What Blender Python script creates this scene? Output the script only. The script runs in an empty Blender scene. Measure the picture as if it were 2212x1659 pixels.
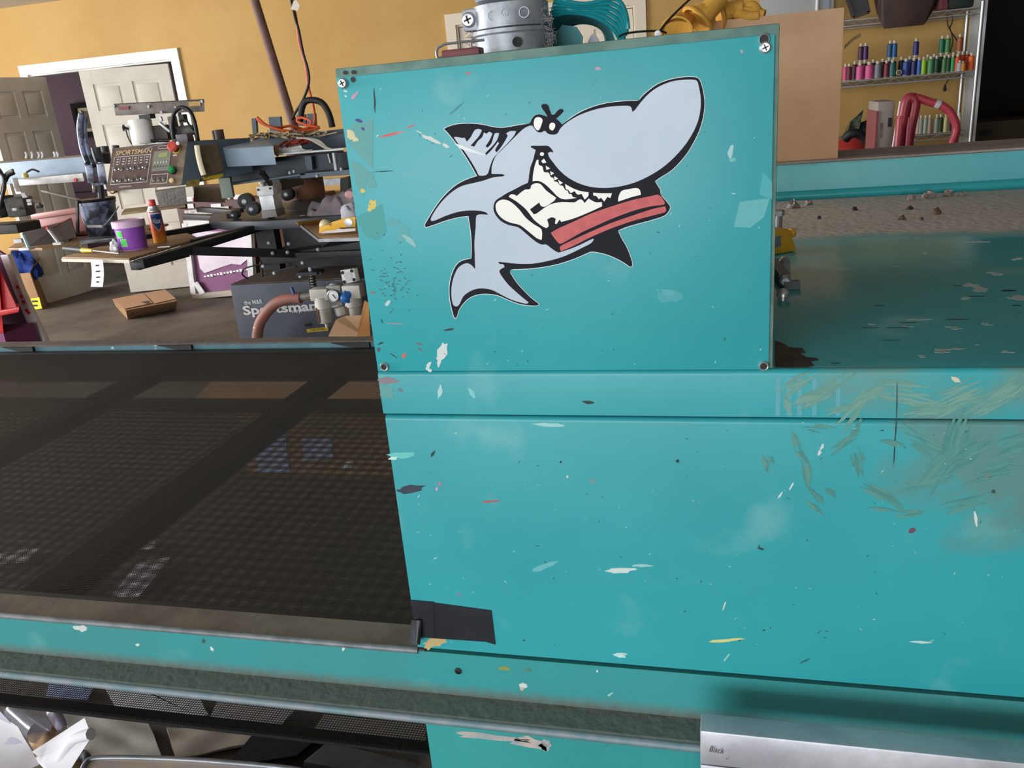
import bpy, bmesh, math, random
from mathutils import Vector, Matrix
random.seed(7)
scene = bpy.context.scene
C = scene.collection
R3 = math.radians
# ------------------------------------------------------------------ camera
EYE = Vector((0.0, 0.0, 1.456))
FPX, PCX, PCY = 1789.0, 1106.0, 829.5
RX = Vector((0.96890995, 0.23315646, -0.08277424))      # camera right in the room
RD = Vector((-0.00006915, -0.33430291, -0.94246568))    # camera down
RF = Vector((-0.24741363, 0.9131701, -0.3238933))       # camera forward
cam_data = bpy.data.cameras.new('camera')
cam_data.sensor_fit = 'HORIZONTAL'
cam_data.sensor_width = 36.0
cam_data.lens = FPX / 2212.0 * 36.0
cam_data.clip_start = 0.02
cam = bpy.data.objects.new('camera', cam_data)
C.objects.link(cam)
mw = Matrix.Identity(4)
for i in range(3):
    mw[i][0] = RX[i]; mw[i][1] = -RD[i]; mw[i][2] = -RF[i]; mw[i][3] = EYE[i]
cam.matrix_world = mw
scene.camera = cam
# ------------------------------------------------------------------ world, light, exposure
world = bpy.data.worlds.new('sky'); scene.world = world
world.use_nodes = True
bg = world.node_tree.nodes['Background']
bg.inputs[0].default_value = (0.80, 0.90, 1.0, 1)
bg.inputs[1].default_value = 1.0
def area(name, loc, rot, sx, sy, power, col):
    l = bpy.data.lights.new(name, 'AREA'); l.shape = 'RECTANGLE'; l.size = sx; l.size_y = sy
    l.energy = power; l.color = col
    o = bpy.data.objects.new(name, l); C.objects.link(o)
    o.location = loc; o.rotation_euler = rot
    return o
# daylight standing in the open roll-up doorway behind the photographer
area('daylight_doorway', (-3.0, -7.4, 1.45), (R3(90), 0, 0), 8.0, 2.3, 530, (0.95, 0.98, 1.0))
# window high in the left wall, out of the picture
area('daylight_side_window', (-9.3, 1.2, 1.75), (R3(90), 0, R3(-90)), 6.0, 1.5, 720, (0.96, 0.98, 1.0))
# area light added to brighten the purple room beyond the doorway
area('purple_room_fill', (-8.6, 8.2, 1.7), (R3(90), 0, R3(-90)), 1.0, 1.2, 22, (0.96, 0.98, 1.0))
scene.view_settings.view_transform = 'Standard'
scene.view_settings.look = 'None'
scene.view_settings.gamma = 1.0
scene.view_settings.use_curve_mapping = False
scene.view_settings.exposure = 0.05
# ------------------------------------------------------------------ pixel -> room (each with its own true distance)
def ray(u, v):
    return RX * (u - PCX) + RD * (v - PCY) + RF * FPX
def P(u, v, Y):
    d = ray(u, v); return EYE + d * (Y / d.y)
def PZ(u, v, z):
    d = ray(u, v); return EYE + d * ((z - EYE.z) / d.z)
def PPX(Y):      # metres per pixel, about, at that distance
    return Y * 1.08 / FPX
# ------------------------------------------------------------------ materials
def lin(h):
    if isinstance(h, str):
        h = h.lstrip('#'); c = [int(h[i:i+2], 16) / 255 for i in (0, 2, 4)]
    else:
        c = [x / 255 for x in h]
    return tuple((x / 12.92 if x <= 0.04045 else ((x + 0.055) / 1.055) ** 2.4) for x in c) + (1.0,)
MATS = {}
def mat(name, col, rough=0.6, metal=0.0, col2=None, scale=6.0, lo=0.42, hi=0.62, bump=0.0, bscale=40.0,
        spec=0.5, emit=0.0, alpha=1.0, trans=0.0, flecks=None, fscale=60.0, fth=0.72, stretch=None, detail=6.0):
    if name in MATS: return MATS[name]
    m = bpy.data.materials.new(name); m.use_nodes = True
    nt = m.node_tree; N = nt.nodes; L = nt.links
    b = N['Principled BSDF']
    b.inputs['Base Color'].default_value = lin(col)
    b.inputs['Roughness'].default_value = rough
    b.inputs['Metallic'].default_value = metal
    b.inputs['Specular IOR Level'].default_value = spec
    if alpha < 1: b.inputs['Alpha'].default_value = alpha
    if trans > 0: b.inputs['Transmission Weight'].default_value = trans
    if emit > 0:
        b.inputs['Emission Color'].default_value = lin(col); b.inputs['Emission Strength'].default_value = emit
    vec = None
    if col2 or bump or flecks:
        tc = N.new('ShaderNodeTexCoord'); mp = N.new('ShaderNodeMapping')
        L.new(tc.outputs['Object'], mp.inputs[0]); vec = mp.outputs[0]
        if stretch: mp.inputs['Scale'].default_value = stretch
    cur = None
    if col2:
        n = N.new('ShaderNodeTexNoise'); n.inputs['Scale'].default_value = scale; n.inputs['Detail'].default_value = detail
        n.inputs['Roughness'].default_value = 0.62
        L.new(vec, n.inputs['Vector'])
        r = N.new('ShaderNodeValToRGB'); r.color_ramp.elements[0].position = lo; r.color_ramp.elements[1].position = hi
        r.color_ramp.elements[0].color = lin(col); r.color_ramp.elements[1].color = lin(col2)
        L.new(n.outputs['Fac'], r.inputs[0]); cur = r.outputs[0]
    if flecks:
        n = N.new('ShaderNodeTexNoise'); n.inputs['Scale'].default_value = fscale; n.inputs['Detail'].default_value = 3
        L.new(vec, n.inputs['Vector'])
        r = N.new('ShaderNodeValToRGB'); r.color_ramp.elements[0].position = fth; r.color_ramp.elements[1].position = fth + 0.03
        L.new(n.outputs['Fac'], r.inputs[0])
        mx = N.new('ShaderNodeMix'); mx.data_type = 'RGBA'
        L.new(r.outputs[0], mx.inputs[0])
        if cur: L.new(cur, mx.inputs[6])
        else: mx.inputs[6].default_value = lin(col)
        mx.inputs[7].default_value = lin(flecks); cur = mx.outputs[2]
    if cur: L.new(cur, b.inputs['Base Color'])
    if bump:
        n = N.new('ShaderNodeTexNoise'); n.inputs['Scale'].default_value = bscale; n.inputs['Detail'].default_value = 4
        L.new(vec, n.inputs['Vector'])
        bp = N.new('ShaderNodeBump'); bp.inputs['Strength'].default_value = bump; bp.inputs['Distance'].default_value = 0.004
        L.new(n.outputs['Fac'], bp.inputs['Height']); L.new(bp.outputs[0], b.inputs['Normal'])
    MATS[name] = m
    return m
# ------------------------------------------------------------------ mesh helpers
ORG = {}
def smooth_path(pts, k=4):
    pts = [Vector(p) for p in pts]
    if len(pts) < 3: return pts
    out = []
    for i in range(len(pts) - 1):
        p0 = pts[max(i-1, 0)]; p1 = pts[i]; p2 = pts[i+1]; p3 = pts[min(i+2, len(pts)-1)]
        for j in range(k):
            t = j / k
            out.append(0.5 * ((2*p1) + (p2-p0)*t + (2*p0-5*p1+4*p2-p3)*t*t + (3*p1-p0-3*p2+p3)*t**3))
    out.append(pts[-1]); return out
class MB:
    def __init__(s): s.v = []; s.f = []; s.mi = []
    def add(s, vs, fs, m=0):
        o = len(s.v); s.v += [Vector(x) for x in vs]
        for f in fs: s.f.append([o + i for i in f]); s.mi.append(m)
        return s
    def hexa(s, p, m=0):   # p: bottom 4 ccw, top 4 ccw
        return s.add(p, [(3,2,1,0), (4,5,6,7), (0,1,5,4), (1,2,6,5), (2,3,7,6), (3,0,4,7)], m)
    def box(s, x0, x1, y0, y1, z0, z1, m=0):
        return s.hexa([(x0,y0,z0),(x1,y0,z0),(x1,y1,z0),(x0,y1,z0),(x0,y0,z1),(x1,y0,z1),(x1,y1,z1),(x0,y1,z1)], m)
    def obox(s, c, ax, ay, az, hx, hy, hz, m=0):
        c = Vector(c); ax = Vector(ax).normalized()*hx; ay = Vector(ay).normalized()*hy; az = Vector(az).normalized()*hz
        return s.hexa([c-ax-ay-az, c+ax-ay-az, c+ax+ay-az, c-ax+ay-az, c-ax-ay+az, c+ax-ay+az, c+ax+ay+az, c-ax+ay+az], m)
    def rbox(s, c, hx, hy, hz, rz=0.0, m=0, tilt=0.0):
        M = Matrix.Rotation(rz, 3, 'Z') @ Matrix.Rotation(tilt, 3, 'X')
        return s.obox(c, M @ Vector((1,0,0)), M @ Vector((0,1,0)), M @ Vector((0,0,1)), hx, hy, hz, m)
    def bar(s, a, b, w, h, up=(0,0,1), m=0):
        a = Vector(a); b = Vector(b); d = (b-a); L = d.length; d.normalize()
        sd = d.cross(Vector(up)); 
        if sd.length < 1e-4: sd = d.cross(Vector((0,1,0)))
        sd.normalize(); u = sd.cross(d).normalized()
        return s.obox((a+b)/2, d, sd, u, L/2, w/2, h/2, m)
    def tube(s, pts, r, n=8, k=4, m=0, closed=False, flat=None):
        pts = smooth_path(pts, k) if k > 1 else [Vector(p) for p in pts]
        rs = r if isinstance(r, (list, tuple)) else None
        o = len(s.v); N = len(pts); prev = None
        for i, p in enumerate(pts):
            t = (pts[min(i+1, N-1)] - pts[max(i-1, 0)])
            if t.length < 1e-7: t = Vector((0,0,1))
            t.normalize()
            if prev is None:
                a = t.cross(Vector((0,0,1)))
                if a.length < 0.05: a = t.cross(Vector((1,0,0)))
            else: a = prev - t * prev.dot(t)
            a.normalize(); prev = a; b = t.cross(a)
            rr = r if rs is None else rs[0] + (rs[1]-rs[0]) * i / max(N-1, 1)
            for j in range(n):
                an = 2*math.pi*j/n
                s.v.append(p + (a*math.cos(an) + b*math.sin(an)*(flat or 1.0)) * rr)
        for i in range(N-1):
            for j in range(n):
                s.f.append([o+i*n+j, o+i*n+(j+1) % n, o+(i+1)*n+(j+1) % n, o+(i+1)*n+j]); s.mi.append(m)
        s.f.append([o+j for j in range(n)][::-1]); s.mi.append(m)
        s.f.append([o+(N-1)*n+j for j in range(n)]); s.mi.append(m)
        return s
    def cyl(s, a, b, r0, r1=None, n=20, m=0):
        return s.tube([a, b], (r0, r0 if r1 is None else r1), n=n, k=1, m=m)
    def lathe(s, c, prof, n=24, axis=(0,0,1), m=0, cap=True):
        c = Vector(c); az = Vector(axis).normalized()
        ax = az.cross(Vector((0,0,1)))
        if ax.length < 0.05: ax = Vector((1,0,0))
        ax.normalize(); ay = az.cross(ax)
        o = len(s.v)
        for r, z in prof:
            for j in range(n):
                an = 2*math.pi*j/n
                s.v.append(c + az*z + (ax*math.cos(an) + ay*math.sin(an))*r)
        for i in range(len(prof)-1):
            for j in range(n):
                s.f.append([o+i*n+j, o+i*n+(j+1) % n, o+(i+1)*n+(j+1) % n, o+(i+1)*n+j]); s.mi.append(m)
        if cap:
            s.f.append([o+j for j in range(n)][::-1]); s.mi.append(m)
            e = o+(len(prof)-1)*n
            s.f.append([e+j for j in range(n)]); s.mi.append(m)
        return s
    def prism(s, pts, d, m=0):     # planar outline pushed by vector d
        pts = [Vector(p) for p in pts]; d = Vector(d); n = len(pts)
        nm = Vector((0,0,0))
        for i in range(n): nm += pts[i].cross(pts[(i+1) % n])
        if nm.dot(d) < 0: pts = pts[::-1]
        vs = pts + [p + d for p in pts]
        fs = [list(range(n))[::-1], list(range(n, 2*n))] + [(i, (i+1) % n, n+(i+1) % n, n+i) for i in range(n)]
        return s.add(vs, fs, m)
    def profx(s, prof, x0, x1, m=0):   # (y,z) outline run along x
        return s.prism([(x0, y, z) for y, z in prof], (x1-x0, 0, 0), m)
    def grid(s, fn, nu, nv, thick=0.0, m=0):
        P0 = [[Vector(fn(i/nu, j/nv)) for j in range(nv+1)] for i in range(nu+1)]
        o = len(s.v)
        for r in P0: s.v += r
        W = nv+1
        for i in range(nu):
            for j in range(nv):
                s.f.append([o+i*W+j, o+(i+1)*W+j, o+(i+1)*W+j+1, o+i*W+j+1]); s.mi.append(m)
        if thick:
            o2 = len(s.v)
            for i in range(nu+1):
                for j in range(nv+1):
                    a = P0[min(i+1,nu)][j]-P0[max(i-1,0)][j]; b = P0[i][min(j+1,nv)]-P0[i][max(j-1,0)]
                    nn = a.cross(b); nn = nn.normalized() if nn.length > 1e-9 else Vector((0,0,1))
                    s.v.append(P0[i][j] - nn*thick)
            for i in range(nu):
                for j in range(nv):
                    s.f.append([o2+i*W+j+1, o2+(i+1)*W+j+1, o2+(i+1)*W+j, o2+i*W+j]); s.mi.append(m)
            rim = [i*W for i in range(nu+1)] + [nu*W+j for j in range(1, nv+1)] + [i*W+nv for i in range(nu-1, -1, -1)] + [j for j in range(nv-1, 0, -1)]
            for a, b in zip(rim, rim[1:]+rim[:1]):
                s.f.append([o+b, o+a, o2+a, o2+b]); s.mi.append(m)
        return s
    def blob(s, c, rx, ry, rz, seed=0, amp=0.2, nu=18, nv=10, flat=True, m=0):
        rnd = random.Random(seed); c = Vector(c)
        ph = [(rnd.uniform(0,6.28), rnd.randint(2,5), rnd.randint(1,4), rnd.uniform(.3,1)) for _ in range(7)]
        o = len(s.v)
        for i in range(nv+1):
            th = math.pi*i/nv
            for j in range(nu):
                a = 2*math.pi*j/nu
                k = 1 + amp*sum(w*math.sin(n1*a+p)*math.sin(n2*th+p*1.7) for p, n1, n2, w in ph)/2.2
                z = math.cos(th)*k
                if flat and z < -0.55: z = -0.55
                s.v.append(c + Vector((math.sin(th)*math.cos(a)*k*rx, math.sin(th)*math.sin(a)*k*ry, (z+(0.55 if flat else 0))*rz)))
        for i in range(nv):
            for j in range(nu):
                s.f.append([o+i*nu+j, o+(i+1)*nu+j, o+(i+1)*nu+(j+1) % nu, o+i*nu+(j+1) % nu]); s.mi.append(m)
        return s
    def build(s, name, mats, parent=None, smooth=None, bevel=0.0):
        org = ORG.get(parent.name, Vector((0,0,0))) if parent else Vector((0,0,0))
        base = None
        if parent is None:
            xs = [v.x for v in s.v]; ys = [v.y for v in s.v]; zs = [v.z for v in s.v]
            base = Vector(((min(xs)+max(xs))/2, (min(ys)+max(ys))/2, min(zs))); org = base
        me = bpy.data.meshes.new(name)
        me.from_pydata([v - org for v in s.v], [], s.f)
        if not isinstance(mats, (list, tuple)): mats = [mats]
        for m in mats: me.materials.append(m)
        if len(mats) > 1: me.polygons.foreach_set('material_index', s.mi)
        me.validate()
        bm = bmesh.new(); bm.from_mesh(me); bmesh.ops.recalc_face_normals(bm, faces=bm.faces); 
        if bevel:
            ed = [e for e in bm.edges if e.is_manifold and e.calc_face_angle(0) > 0.6]
            bmesh.ops.bevel(bm, geom=ed, offset=bevel, segments=2, profile=0.6, affect='EDGES', clamp_overlap=True)
        bm.to_mesh(me); bm.free()
        if smooth is None and bevel: smooth = 50
        if smooth:
            me.polygons.foreach_set('use_smooth', [True]*len(me.polygons)); me.set_sharp_from_angle(angle=R3(smooth))
        o = bpy.data.objects.new(name, me); C.objects.link(o)
        if parent: o.parent = parent; ORG[o.name] = org
        else: o.location = base; ORG[o.name] = base
        return o
def tag(o, label=None, cat=None, group=None, kind=None):
    if label: o['label'] = label
    if cat: o['category'] = cat
    if group: o['group'] = group
    if kind: o['kind'] = kind
    return o
def thing(name, label, cat, loc, group=None):
    o = bpy.data.objects.new(name, None); C.objects.link(o); o.location = loc; o.empty_display_size = 0.05
    ORG[o.name] = Vector(loc); tag(o, label, cat, group); return o
def struct(o): o['kind'] = 'structure'; return o
def text(body, parent, m, org, ax, ay, height, name='lettering', width=None, thick=0.0006, shear=0.0, bold=0.0, align='LEFT'):
    cu = bpy.data.curves.new('t', 'FONT'); cu.body = body; cu.size = 1.0; cu.shear = shear; cu.offset = bold
    cu.align_x = align; cu.resolution_u = 3
    to = bpy.data.objects.new('t', cu); C.objects.link(to)
    dg = bpy.context.evaluated_depsgraph_get(); me = bpy.data.meshes.new_from_object(to.evaluated_get(dg))
    bpy.data.objects.remove(to); bpy.data.curves.remove(cu)
    ax = Vector(ax).normalized(); ay = Vector(ay); ay = (ay - ax*ay.dot(ax)).normalized(); nz = ax.cross(ay)
    xs = [v.co.x for v in me.vertices]; w = max(xs)-min(xs) if xs else 1
    sy = height / 0.72; sx = sy if width is None else width / w
    x0 = min(xs) if align == 'LEFT' else 0
    po = ORG.get(parent.name, Vector((0,0,0))) if parent else Vector((0,0,0))
    org = Vector(org)
    for v in me.vertices:
        v.co = org + ax*(v.co.x-x0)*sx + ay*v.co.y*sy + nz*thick - po
    me.materials.clear(); me.materials.append(m)
    o = bpy.data.objects.new(name, me); C.objects.link(o); o.parent = parent
    return o
def copy_tree(o, parent=None):
    c = o.copy(); C.objects.link(c); c.parent = parent
    for ch in [x for x in o.children]: copy_tree(ch, c)
    return c
# ------------------------------------------------------------------ shared materials
M_wall = mat('ochre wall paint', '#c19c5c', 0.75, col2='#b99252', scale=1.2, bump=0.15, bscale=120)
M_white = mat('white door paint', '#d6d1c6', 0.5, col2='#cbc5b8', scale=2.0)
M_trim = mat('white trim paint', '#dcdad6', 0.45)
M_trim_shut = mat('cream door paint', '#ded2bd', 0.55)
M_ceiling = mat('ceiling tile', '#d6d1c8', 0.9, col2='#cac5bb', scale=3.0)
M_floor = mat('worn concrete', '#70675e', 0.75, col2='#5a524a', scale=2.2, bump=0.3, bscale=25, flecks='#8d8272', fscale=22, fth=0.72)
M_purple_wall = mat('purple wall paint', '#5a4350', 0.8)
M_dark_room = mat('unlit room wall shade', '#3c352c', 0.85)  # the unlit room's darkness is put into this wall colour
M_black = mat('black paint', '#222327', 0.5, col2='#2d2f34', scale=8, spec=.35)
M_blackrub = mat('black rubber', '#141416', 0.6)
M_chrome = mat('chrome', '#c0c1c4', 0.35, 0.7)
M_steel = mat('brushed steel', '#a2a6ab', 0.42, 0.55, col2='#8f949a', scale=20)
M_zinc = mat('galvanised zinc', '#a6abb2', 0.5, 0.4, col2='#868c93', scale=30, bump=0.1, bscale=120)
M_card = mat('brown cardboard', '#d2ab88', 0.85, col2='#c9a17d', scale=4)
M_card_d = mat('dull cardboard', '#a88561', 0.9, col2='#957353', scale=5)
M_card_in = mat('cardboard inside', '#c98f55', 0.9)
M_redpl = mat('red plastic', '#c32a2a', 0.4)
M_orange = mat('orange cable', '#dd5a2e', 0.5)
M_yel = mat('yellow plastic', '#e3ab27', 0.45)
M_paper = mat('white paper', '#e9e8ee', 0.7)
M_paint_w = mat('off white paint', '#e2e2e4', 0.5, col2='#c9c8c9', scale=14)
BY = 7.0            # back wall
CEIL = 2.63
# ------------------------------------------------------------------ floor, walls, ceiling
struct(MB().box(-9.5, 6.5, -8.2, 12.0, -0.1, 0.0).build('floor', M_floor))
struct(MB().box(-9.5, 6.5, -8.2, 12.0, CEIL, CEIL+0.1).build('ceiling', M_ceiling))
d1x0, d1x1, d1top = -6.30, -4.76, 2.045          # double doorway at the left
d3x0, d3x1, d3top = -2.10, -0.66, 2.06           # closed double door behind the dryer
wend = 1.70                                       # the wall ends here, dark room beyond
w = MB()
w.box(-9.5, d1x0, BY, BY+0.14, 0, CEIL)
w.box(d1x0, d1x1, BY, BY+0.14, d1top, CEIL)
w.box(d1x1, d3x0, BY, BY+0.14, 0, CEIL)
w.box(d3x0, d3x1, BY, BY+0.14, d3top, CEIL)
w.box(d3x1, wend, BY, BY+0.14, 0, CEIL)
struct(w.build('wall_back', M_wall))
struct(MB().box(-9.6, -9.5, -8.2, 12.0, 0, CEIL).build('wall_left', M_wall))
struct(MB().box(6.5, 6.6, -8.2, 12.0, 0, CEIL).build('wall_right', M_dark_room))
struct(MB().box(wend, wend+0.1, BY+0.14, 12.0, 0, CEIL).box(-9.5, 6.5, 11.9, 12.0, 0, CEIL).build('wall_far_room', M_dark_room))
fw = MB().box(-9.5, -7.2, -7.7, -7.55, 0, CEIL).box(1.2, 6.5, -7.7, -7.55, 0, CEIL)
struct(fw.build('wall_front', M_wall))
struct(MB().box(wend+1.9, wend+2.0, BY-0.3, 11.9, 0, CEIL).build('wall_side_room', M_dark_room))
struct(MB().box(wend, wend+0.10, BY-0.015, BY+0.155, 0, CEIL).build('trim_1', M_trim))      # white corner trim
# purple room behind the open doorway
struct(MB().box(-9.0, -3.2, 9.2, 9.3, 0, CEIL).box(-3.3, -3.2, BY+0.14, 9.2, 0, CEIL).build('wall_purple_room', M_purple_wall))
struct(MB().box(-9.0, -3.3, 9.185, 9.2, 0.80, 0.86).build('trim_2', mat('purple rail', '#4b3743', 0.6)))
pf = thing('framed_picture', 'black framed picture hanging on purple wall beyond the open doorway', 'picture', P(190, 290, 9.15))
a, b = P(153, 224, 9.17), P(222, 293, 9.17)
x0, x1, z0, z1 = a.x, b.x, b.z, a.z
fr = MB().box(x0, x1, 9.15, 9.185, z1-.06, z1).box(x0, x1, 9.15, 9.185, z0, z0+.06).box(x0, x0+.06, 9.15, 9.185, z0+.06, z1-.06).box(x1-.06, x1, 9.15, 9.185, z0+.06, z1-.06)
fr.build('frame', mat('matte black wood', '#191718', .8, spec=.1), pf)
MB().box(x0+.06, x1-.06, 9.172, 9.184, z0+.06, z1-.06).build('mount', mat('cream mount', '#b8ad90', .7), pf)
MB().box(x0+.10, x1-.10, 9.168, 9.171, z0+.10, z1-.10).build('print', mat('dim print', '#5a4a30', .7, col2='#2e2a20', scale=12), pf)
# door casings
def casing(n, x0, x1, top, m, w=0.085):
    o = MB().box(x0-w, x0, BY-0.025, BY, 0, top+w).box(x1, x1+w, BY-0.025, BY, 0, top+w).box(x0, x1, BY-0.025, BY, top, top+w)
    o.box(x0, x0+.015, BY, BY+.14, 0, top).box(x1-.015, x1, BY, BY+.14, 0, top).box(x0+.015, x1-.015, BY, BY+.14, top-.015, top)
    return struct(o.build(n, m))
casing('trim_3', d1x0, d1x1, d1top, M_trim)
casing('trim_4', d3x0, d3x1, d3top, M_trim_shut)
def door_leaf(name, hinge, free, h, m, knob=True):
    """six-panel leaf from hinge (x,y) to free (x,y)"""
    hx = Vector((hinge[0], hinge[1], 0)); fx = Vector((free[0], free[1], 0)); d = fx-hx; L = d.length; d.normalize()
    n = d.cross(Vector((0,0,1))).normalized()
    if n.y > 0: n = -n
    z0 = 0.012; t = 0.02
    o = MB(); mid = (h+z0)/2
    o.obox(hx + d*L/2 + Vector((0,0,mid)), d, n, (0,0,1), L/2, t*0.55, (h-z0)/2)
    st = 0.11*L/0.9
    for f in (0.0, 0.5, 1.0):
        c = hx + d*(st/2 if f == 0 else (L/2 if f == .5 else L-st/2))
        o.obox(c + Vector((0,0,mid)), d, n, (0,0,1), st/2, t, (h-z0)/2)
    for z, hh in ((z0+.11, .11), (.62*h/2.03+.10, .08), (1.62*h/2.03, .06), (h-.06, .06)):
        o.obox(hx + d*L/2 + Vector((0,0,z)), d, n, (0,0,1), L/2-.001, t*.98, hh)
    door = struct(o.build(name, m, smooth=30))
    rows = ((z0+.22, .62*h/2.03+.02), (.62*h/2.03+.18, 1.62*h/2.03-.06), (1.62*h/2.03+.06, h-.12))
    for a0, a1 in ((st, L/2-st/2), (L/2+st/2, L-st)):
        for zz0, zz1 in rows:
            q = MB(); cc = hx + d*(a0+a1)/2 + Vector((0,0,(zz0+zz1)/2))
            q.obox(cc, d, n, (0,0,1), (a1-a0)/2-.028, t*.9, (zz1-zz0)/2-.028)
            q.build('door_panel', m, door, bevel=0.006)
    if knob:
        for sgn in (1, -1):
            kp = hx + d*(L-.07) + Vector((0,0,.97)) + n*sgn*t
            MB().lathe(kp, [(.026,0),(.026,.006),(.012,.012),(.012,.035),(.027,.045),(.03,.06),(.018,.07)], n=14, axis=n*sgn).build('door_handle', mat('brass', '#9a8450', .35, .9), door, smooth=40)
    return door
door_leaf('door_1', (-4.80, 6.985), (-5.52, 6.72), 2.01, M_white)
door_leaf('door_2', (-6.12, 6.97), (-6.19, 6.30), 2.01, M_white)
door_leaf('door_3', (d3x0+.02, 7.03), (-1.385, 7.03), d3top-.02, M_trim_shut, knob=False)
door_leaf('door_4', (d3x1-.02, 7.03), (-1.375, 7.03), d3top-.02, M_trim_shut, knob=False)
# ------------------------------------------------------------------ the conveyor dryer
def teal(name, base='#34a7af', base2='#2d9fa8', grime=None, rough=0.38, dust=None, scuff=True):
    m = bpy.data.materials.new(name); m.use_nodes = True
    nt = m.node_tree; N = nt.nodes; L = nt.links; b = N['Principled BSDF']
    b.inputs['Roughness'].default_value = rough; b.inputs['Specular IOR Level'].default_value = 0.45
    geo = N.new('ShaderNodeTexCoord'); vec = geo.outputs['Object']
    sep = N.new('ShaderNodeSeparateXYZ'); L.new(vec, sep.inputs[0])
    def noise(sc, det=5, st=None):
        n = N.new('ShaderNodeTexNoise'); n.inputs['Scale'].default_value = sc; n.inputs['Detail'].default_value = det
        if st:
            mp = N.new('ShaderNodeMapping'); mp.inputs['Scale'].default_value = st; L.new(vec, mp.inputs[0]); L.new(mp.outputs[0], n.inputs['Vector'])
        else: L.new(vec, n.inputs['Vector'])
        return n.outputs['Fac']
    def ramp(s, p0, p1, c0=(0,0,0,1), c1=(1,1,1,1)):
        r = N.new('ShaderNodeValToRGB'); r.color_ramp.elements[0].position = p0; r.color_ramp.elements[1].position = p1
        r.color_ramp.elements[0].color = c0; r.color_ramp.elements[1].color = c1; L.new(s, r.inputs[0]); return r.outputs[0]
    def mr(s, a, bb):
        r = N.new('ShaderNodeMapRange'); r.inputs[1].default_value = a; r.inputs[2].default_value = bb; L.new(s, r.inputs[0]); return r.outputs[0]
    def mul(a, bb):
        r = N.new('ShaderNodeMath'); r.operation = 'MULTIPLY'; L.new(a, r.inputs[0])
        if isinstance(bb, float): r.inputs[1].default_value = bb
        else: L.new(bb, r.inputs[1])
        return r.outputs[0]
    def mix(fac, a, col):
        x = N.new('ShaderNodeMix'); x.data_type = 'RGBA'; L.new(fac, x.inputs[0])
        L.new(a, x.inputs[6])
        if isinstance(col, tuple): x.inputs[7].default_value = col
        else: L.new(col, x.inputs[7])
        return x.outputs[2]
    cur = ramp(noise(3.5), 0.40, 0.64, lin(base), lin(base2))
    if scuff:
        cur = mix(mul(ramp(noise(9, 8, (1, 1, 1)), 0.60, 0.74), 0.30), cur, lin('#9ec9c8'))
        cur = mix(mul(ramp(noise(55, 4), 0.735, 0.76), 0.8), cur, lin('#2b6f74'))
        cur = mix(mul(ramp(noise(38, 5, (1.0, 1, 2.2)), 0.745, 0.775), 0.7), cur, lin('#d7e8e6'))
    if grime:
        for (gx0, gx1, gz0, gz1, sc, lo, hi, gc, amt) in grime:
            mx_ = mr(sep.outputs['X'], gx0, gx1); mz_ = mr(sep.outputs['Z'], gz0, gz1)
            mask = mul(mx_, mz_)
            nn = noise(sc, 7, (1.0, 1, 1.5))
            ad = N.new('ShaderNodeMath'); ad.operation = 'MULTIPLY'; L.new(mask, ad.inputs[0]); L.new(nn, ad.inputs[1])
            cur = mix(mul(ramp(ad.outputs[0], lo, hi), amt), cur, lin(gc))
    if dust:
        axis, d0, d1, dc, amt, sc = dust
        mk = mr(sep.outputs[axis], d0, d1)
        nn = noise(sc, 6)
        ad = N.new('ShaderNodeMath'); ad.operation = 'ADD'; L.new(mk, ad.inputs[0])
        sb = N.new('ShaderNodeMath'); sb.operation = 'MULTIPLY_ADD'; L.new(nn, sb.inputs[0]); sb.inputs[1].default_value = 0.7 if axis == 'Y' else 0.22; sb.inputs[2].default_value = -0.35 if axis == 'Y' else -0.11
        L.new(sb.outputs[0], ad.inputs[1])
        fac = mul(ramp(ad.outputs[0], 0.36, 0.70), amt)
        cur = mix(fac, cur, lin(dc))
        rr = N.new('ShaderNodeMapRange'); rr.inputs[3].default_value = rough; rr.inputs[4].default_value = 0.95; L.new(fac, rr.inputs[0])
        L.new(rr.outputs[0], b.inputs['Roughness'])
        bp = N.new('ShaderNodeBump'); bp.inputs['Distance'].default_value = 0.004; L.new(noise(70, 4), bp.inputs['Height'])
        L.new(mul(fac, 0.6), bp.inputs['Strength']); L.new(bp.outputs[0], b.inputs['Normal'])
    L.new(cur, b.inputs['Base Color'])
    return m
DO = Vector((0.0, 0.9, 0.0))            # dryer origin: on the floor under its front face
dryer = thing('conveyor_dryer', 'long teal conveyor dryer with black mesh belt and cartoon shark decal', 'dryer', DO)
M_tealP = teal('teal enamel plate')
M_tealB = teal('teal enamel band', grime=[(0.03, 0.12, 0.0, 1.0, 9, 0.40, 0.60, '#6f8f84', 0.7)])
M_tealL = teal('teal enamel panel', grime=[(0.05, 0.24, 0.84, 1.04, 11, 0.26, 0.42, '#64877f', 0.75)])
M_tealR = teal('teal enamel rail', base='#3a9d9f', base2='#439698', dust=('Z', 0.712, 0.656, '#62645c', 0.92, 60))
M_tealG = teal('teal enamel leg', base='#369d9b', base2='#2f9594')
M_tealH = teal('teal hood top', base='#3ba4a8', base2='#35999e', rough=0.2, dust=('Y', 0.62, 0.94, '#c2b8b0', 0.97, 5))
M_tealD = teal('teal duct face', base='#63c0c8', base2='#55b5be', dust=('Z', 1.22, 1.262, '#8b8178', 0.8, 20))
M_body = mat('dusty green edge', '#6f8f86', 0.7, col2='#53776f', scale=18, flecks='#c4c6bd', fscale=34, fth=.67)
M_dust = mat('brown dust', '#6e625a', 0.95, col2='#5c5149', scale=9, bump=0.5, bscale=60)
M_lip = mat('worn steel lip', '#868b90', 0.5, 0.2, col2='#6a7075', scale=30)
XR = 1.6                                 # right-hand end, out of the picture
FY = 0.900
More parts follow.
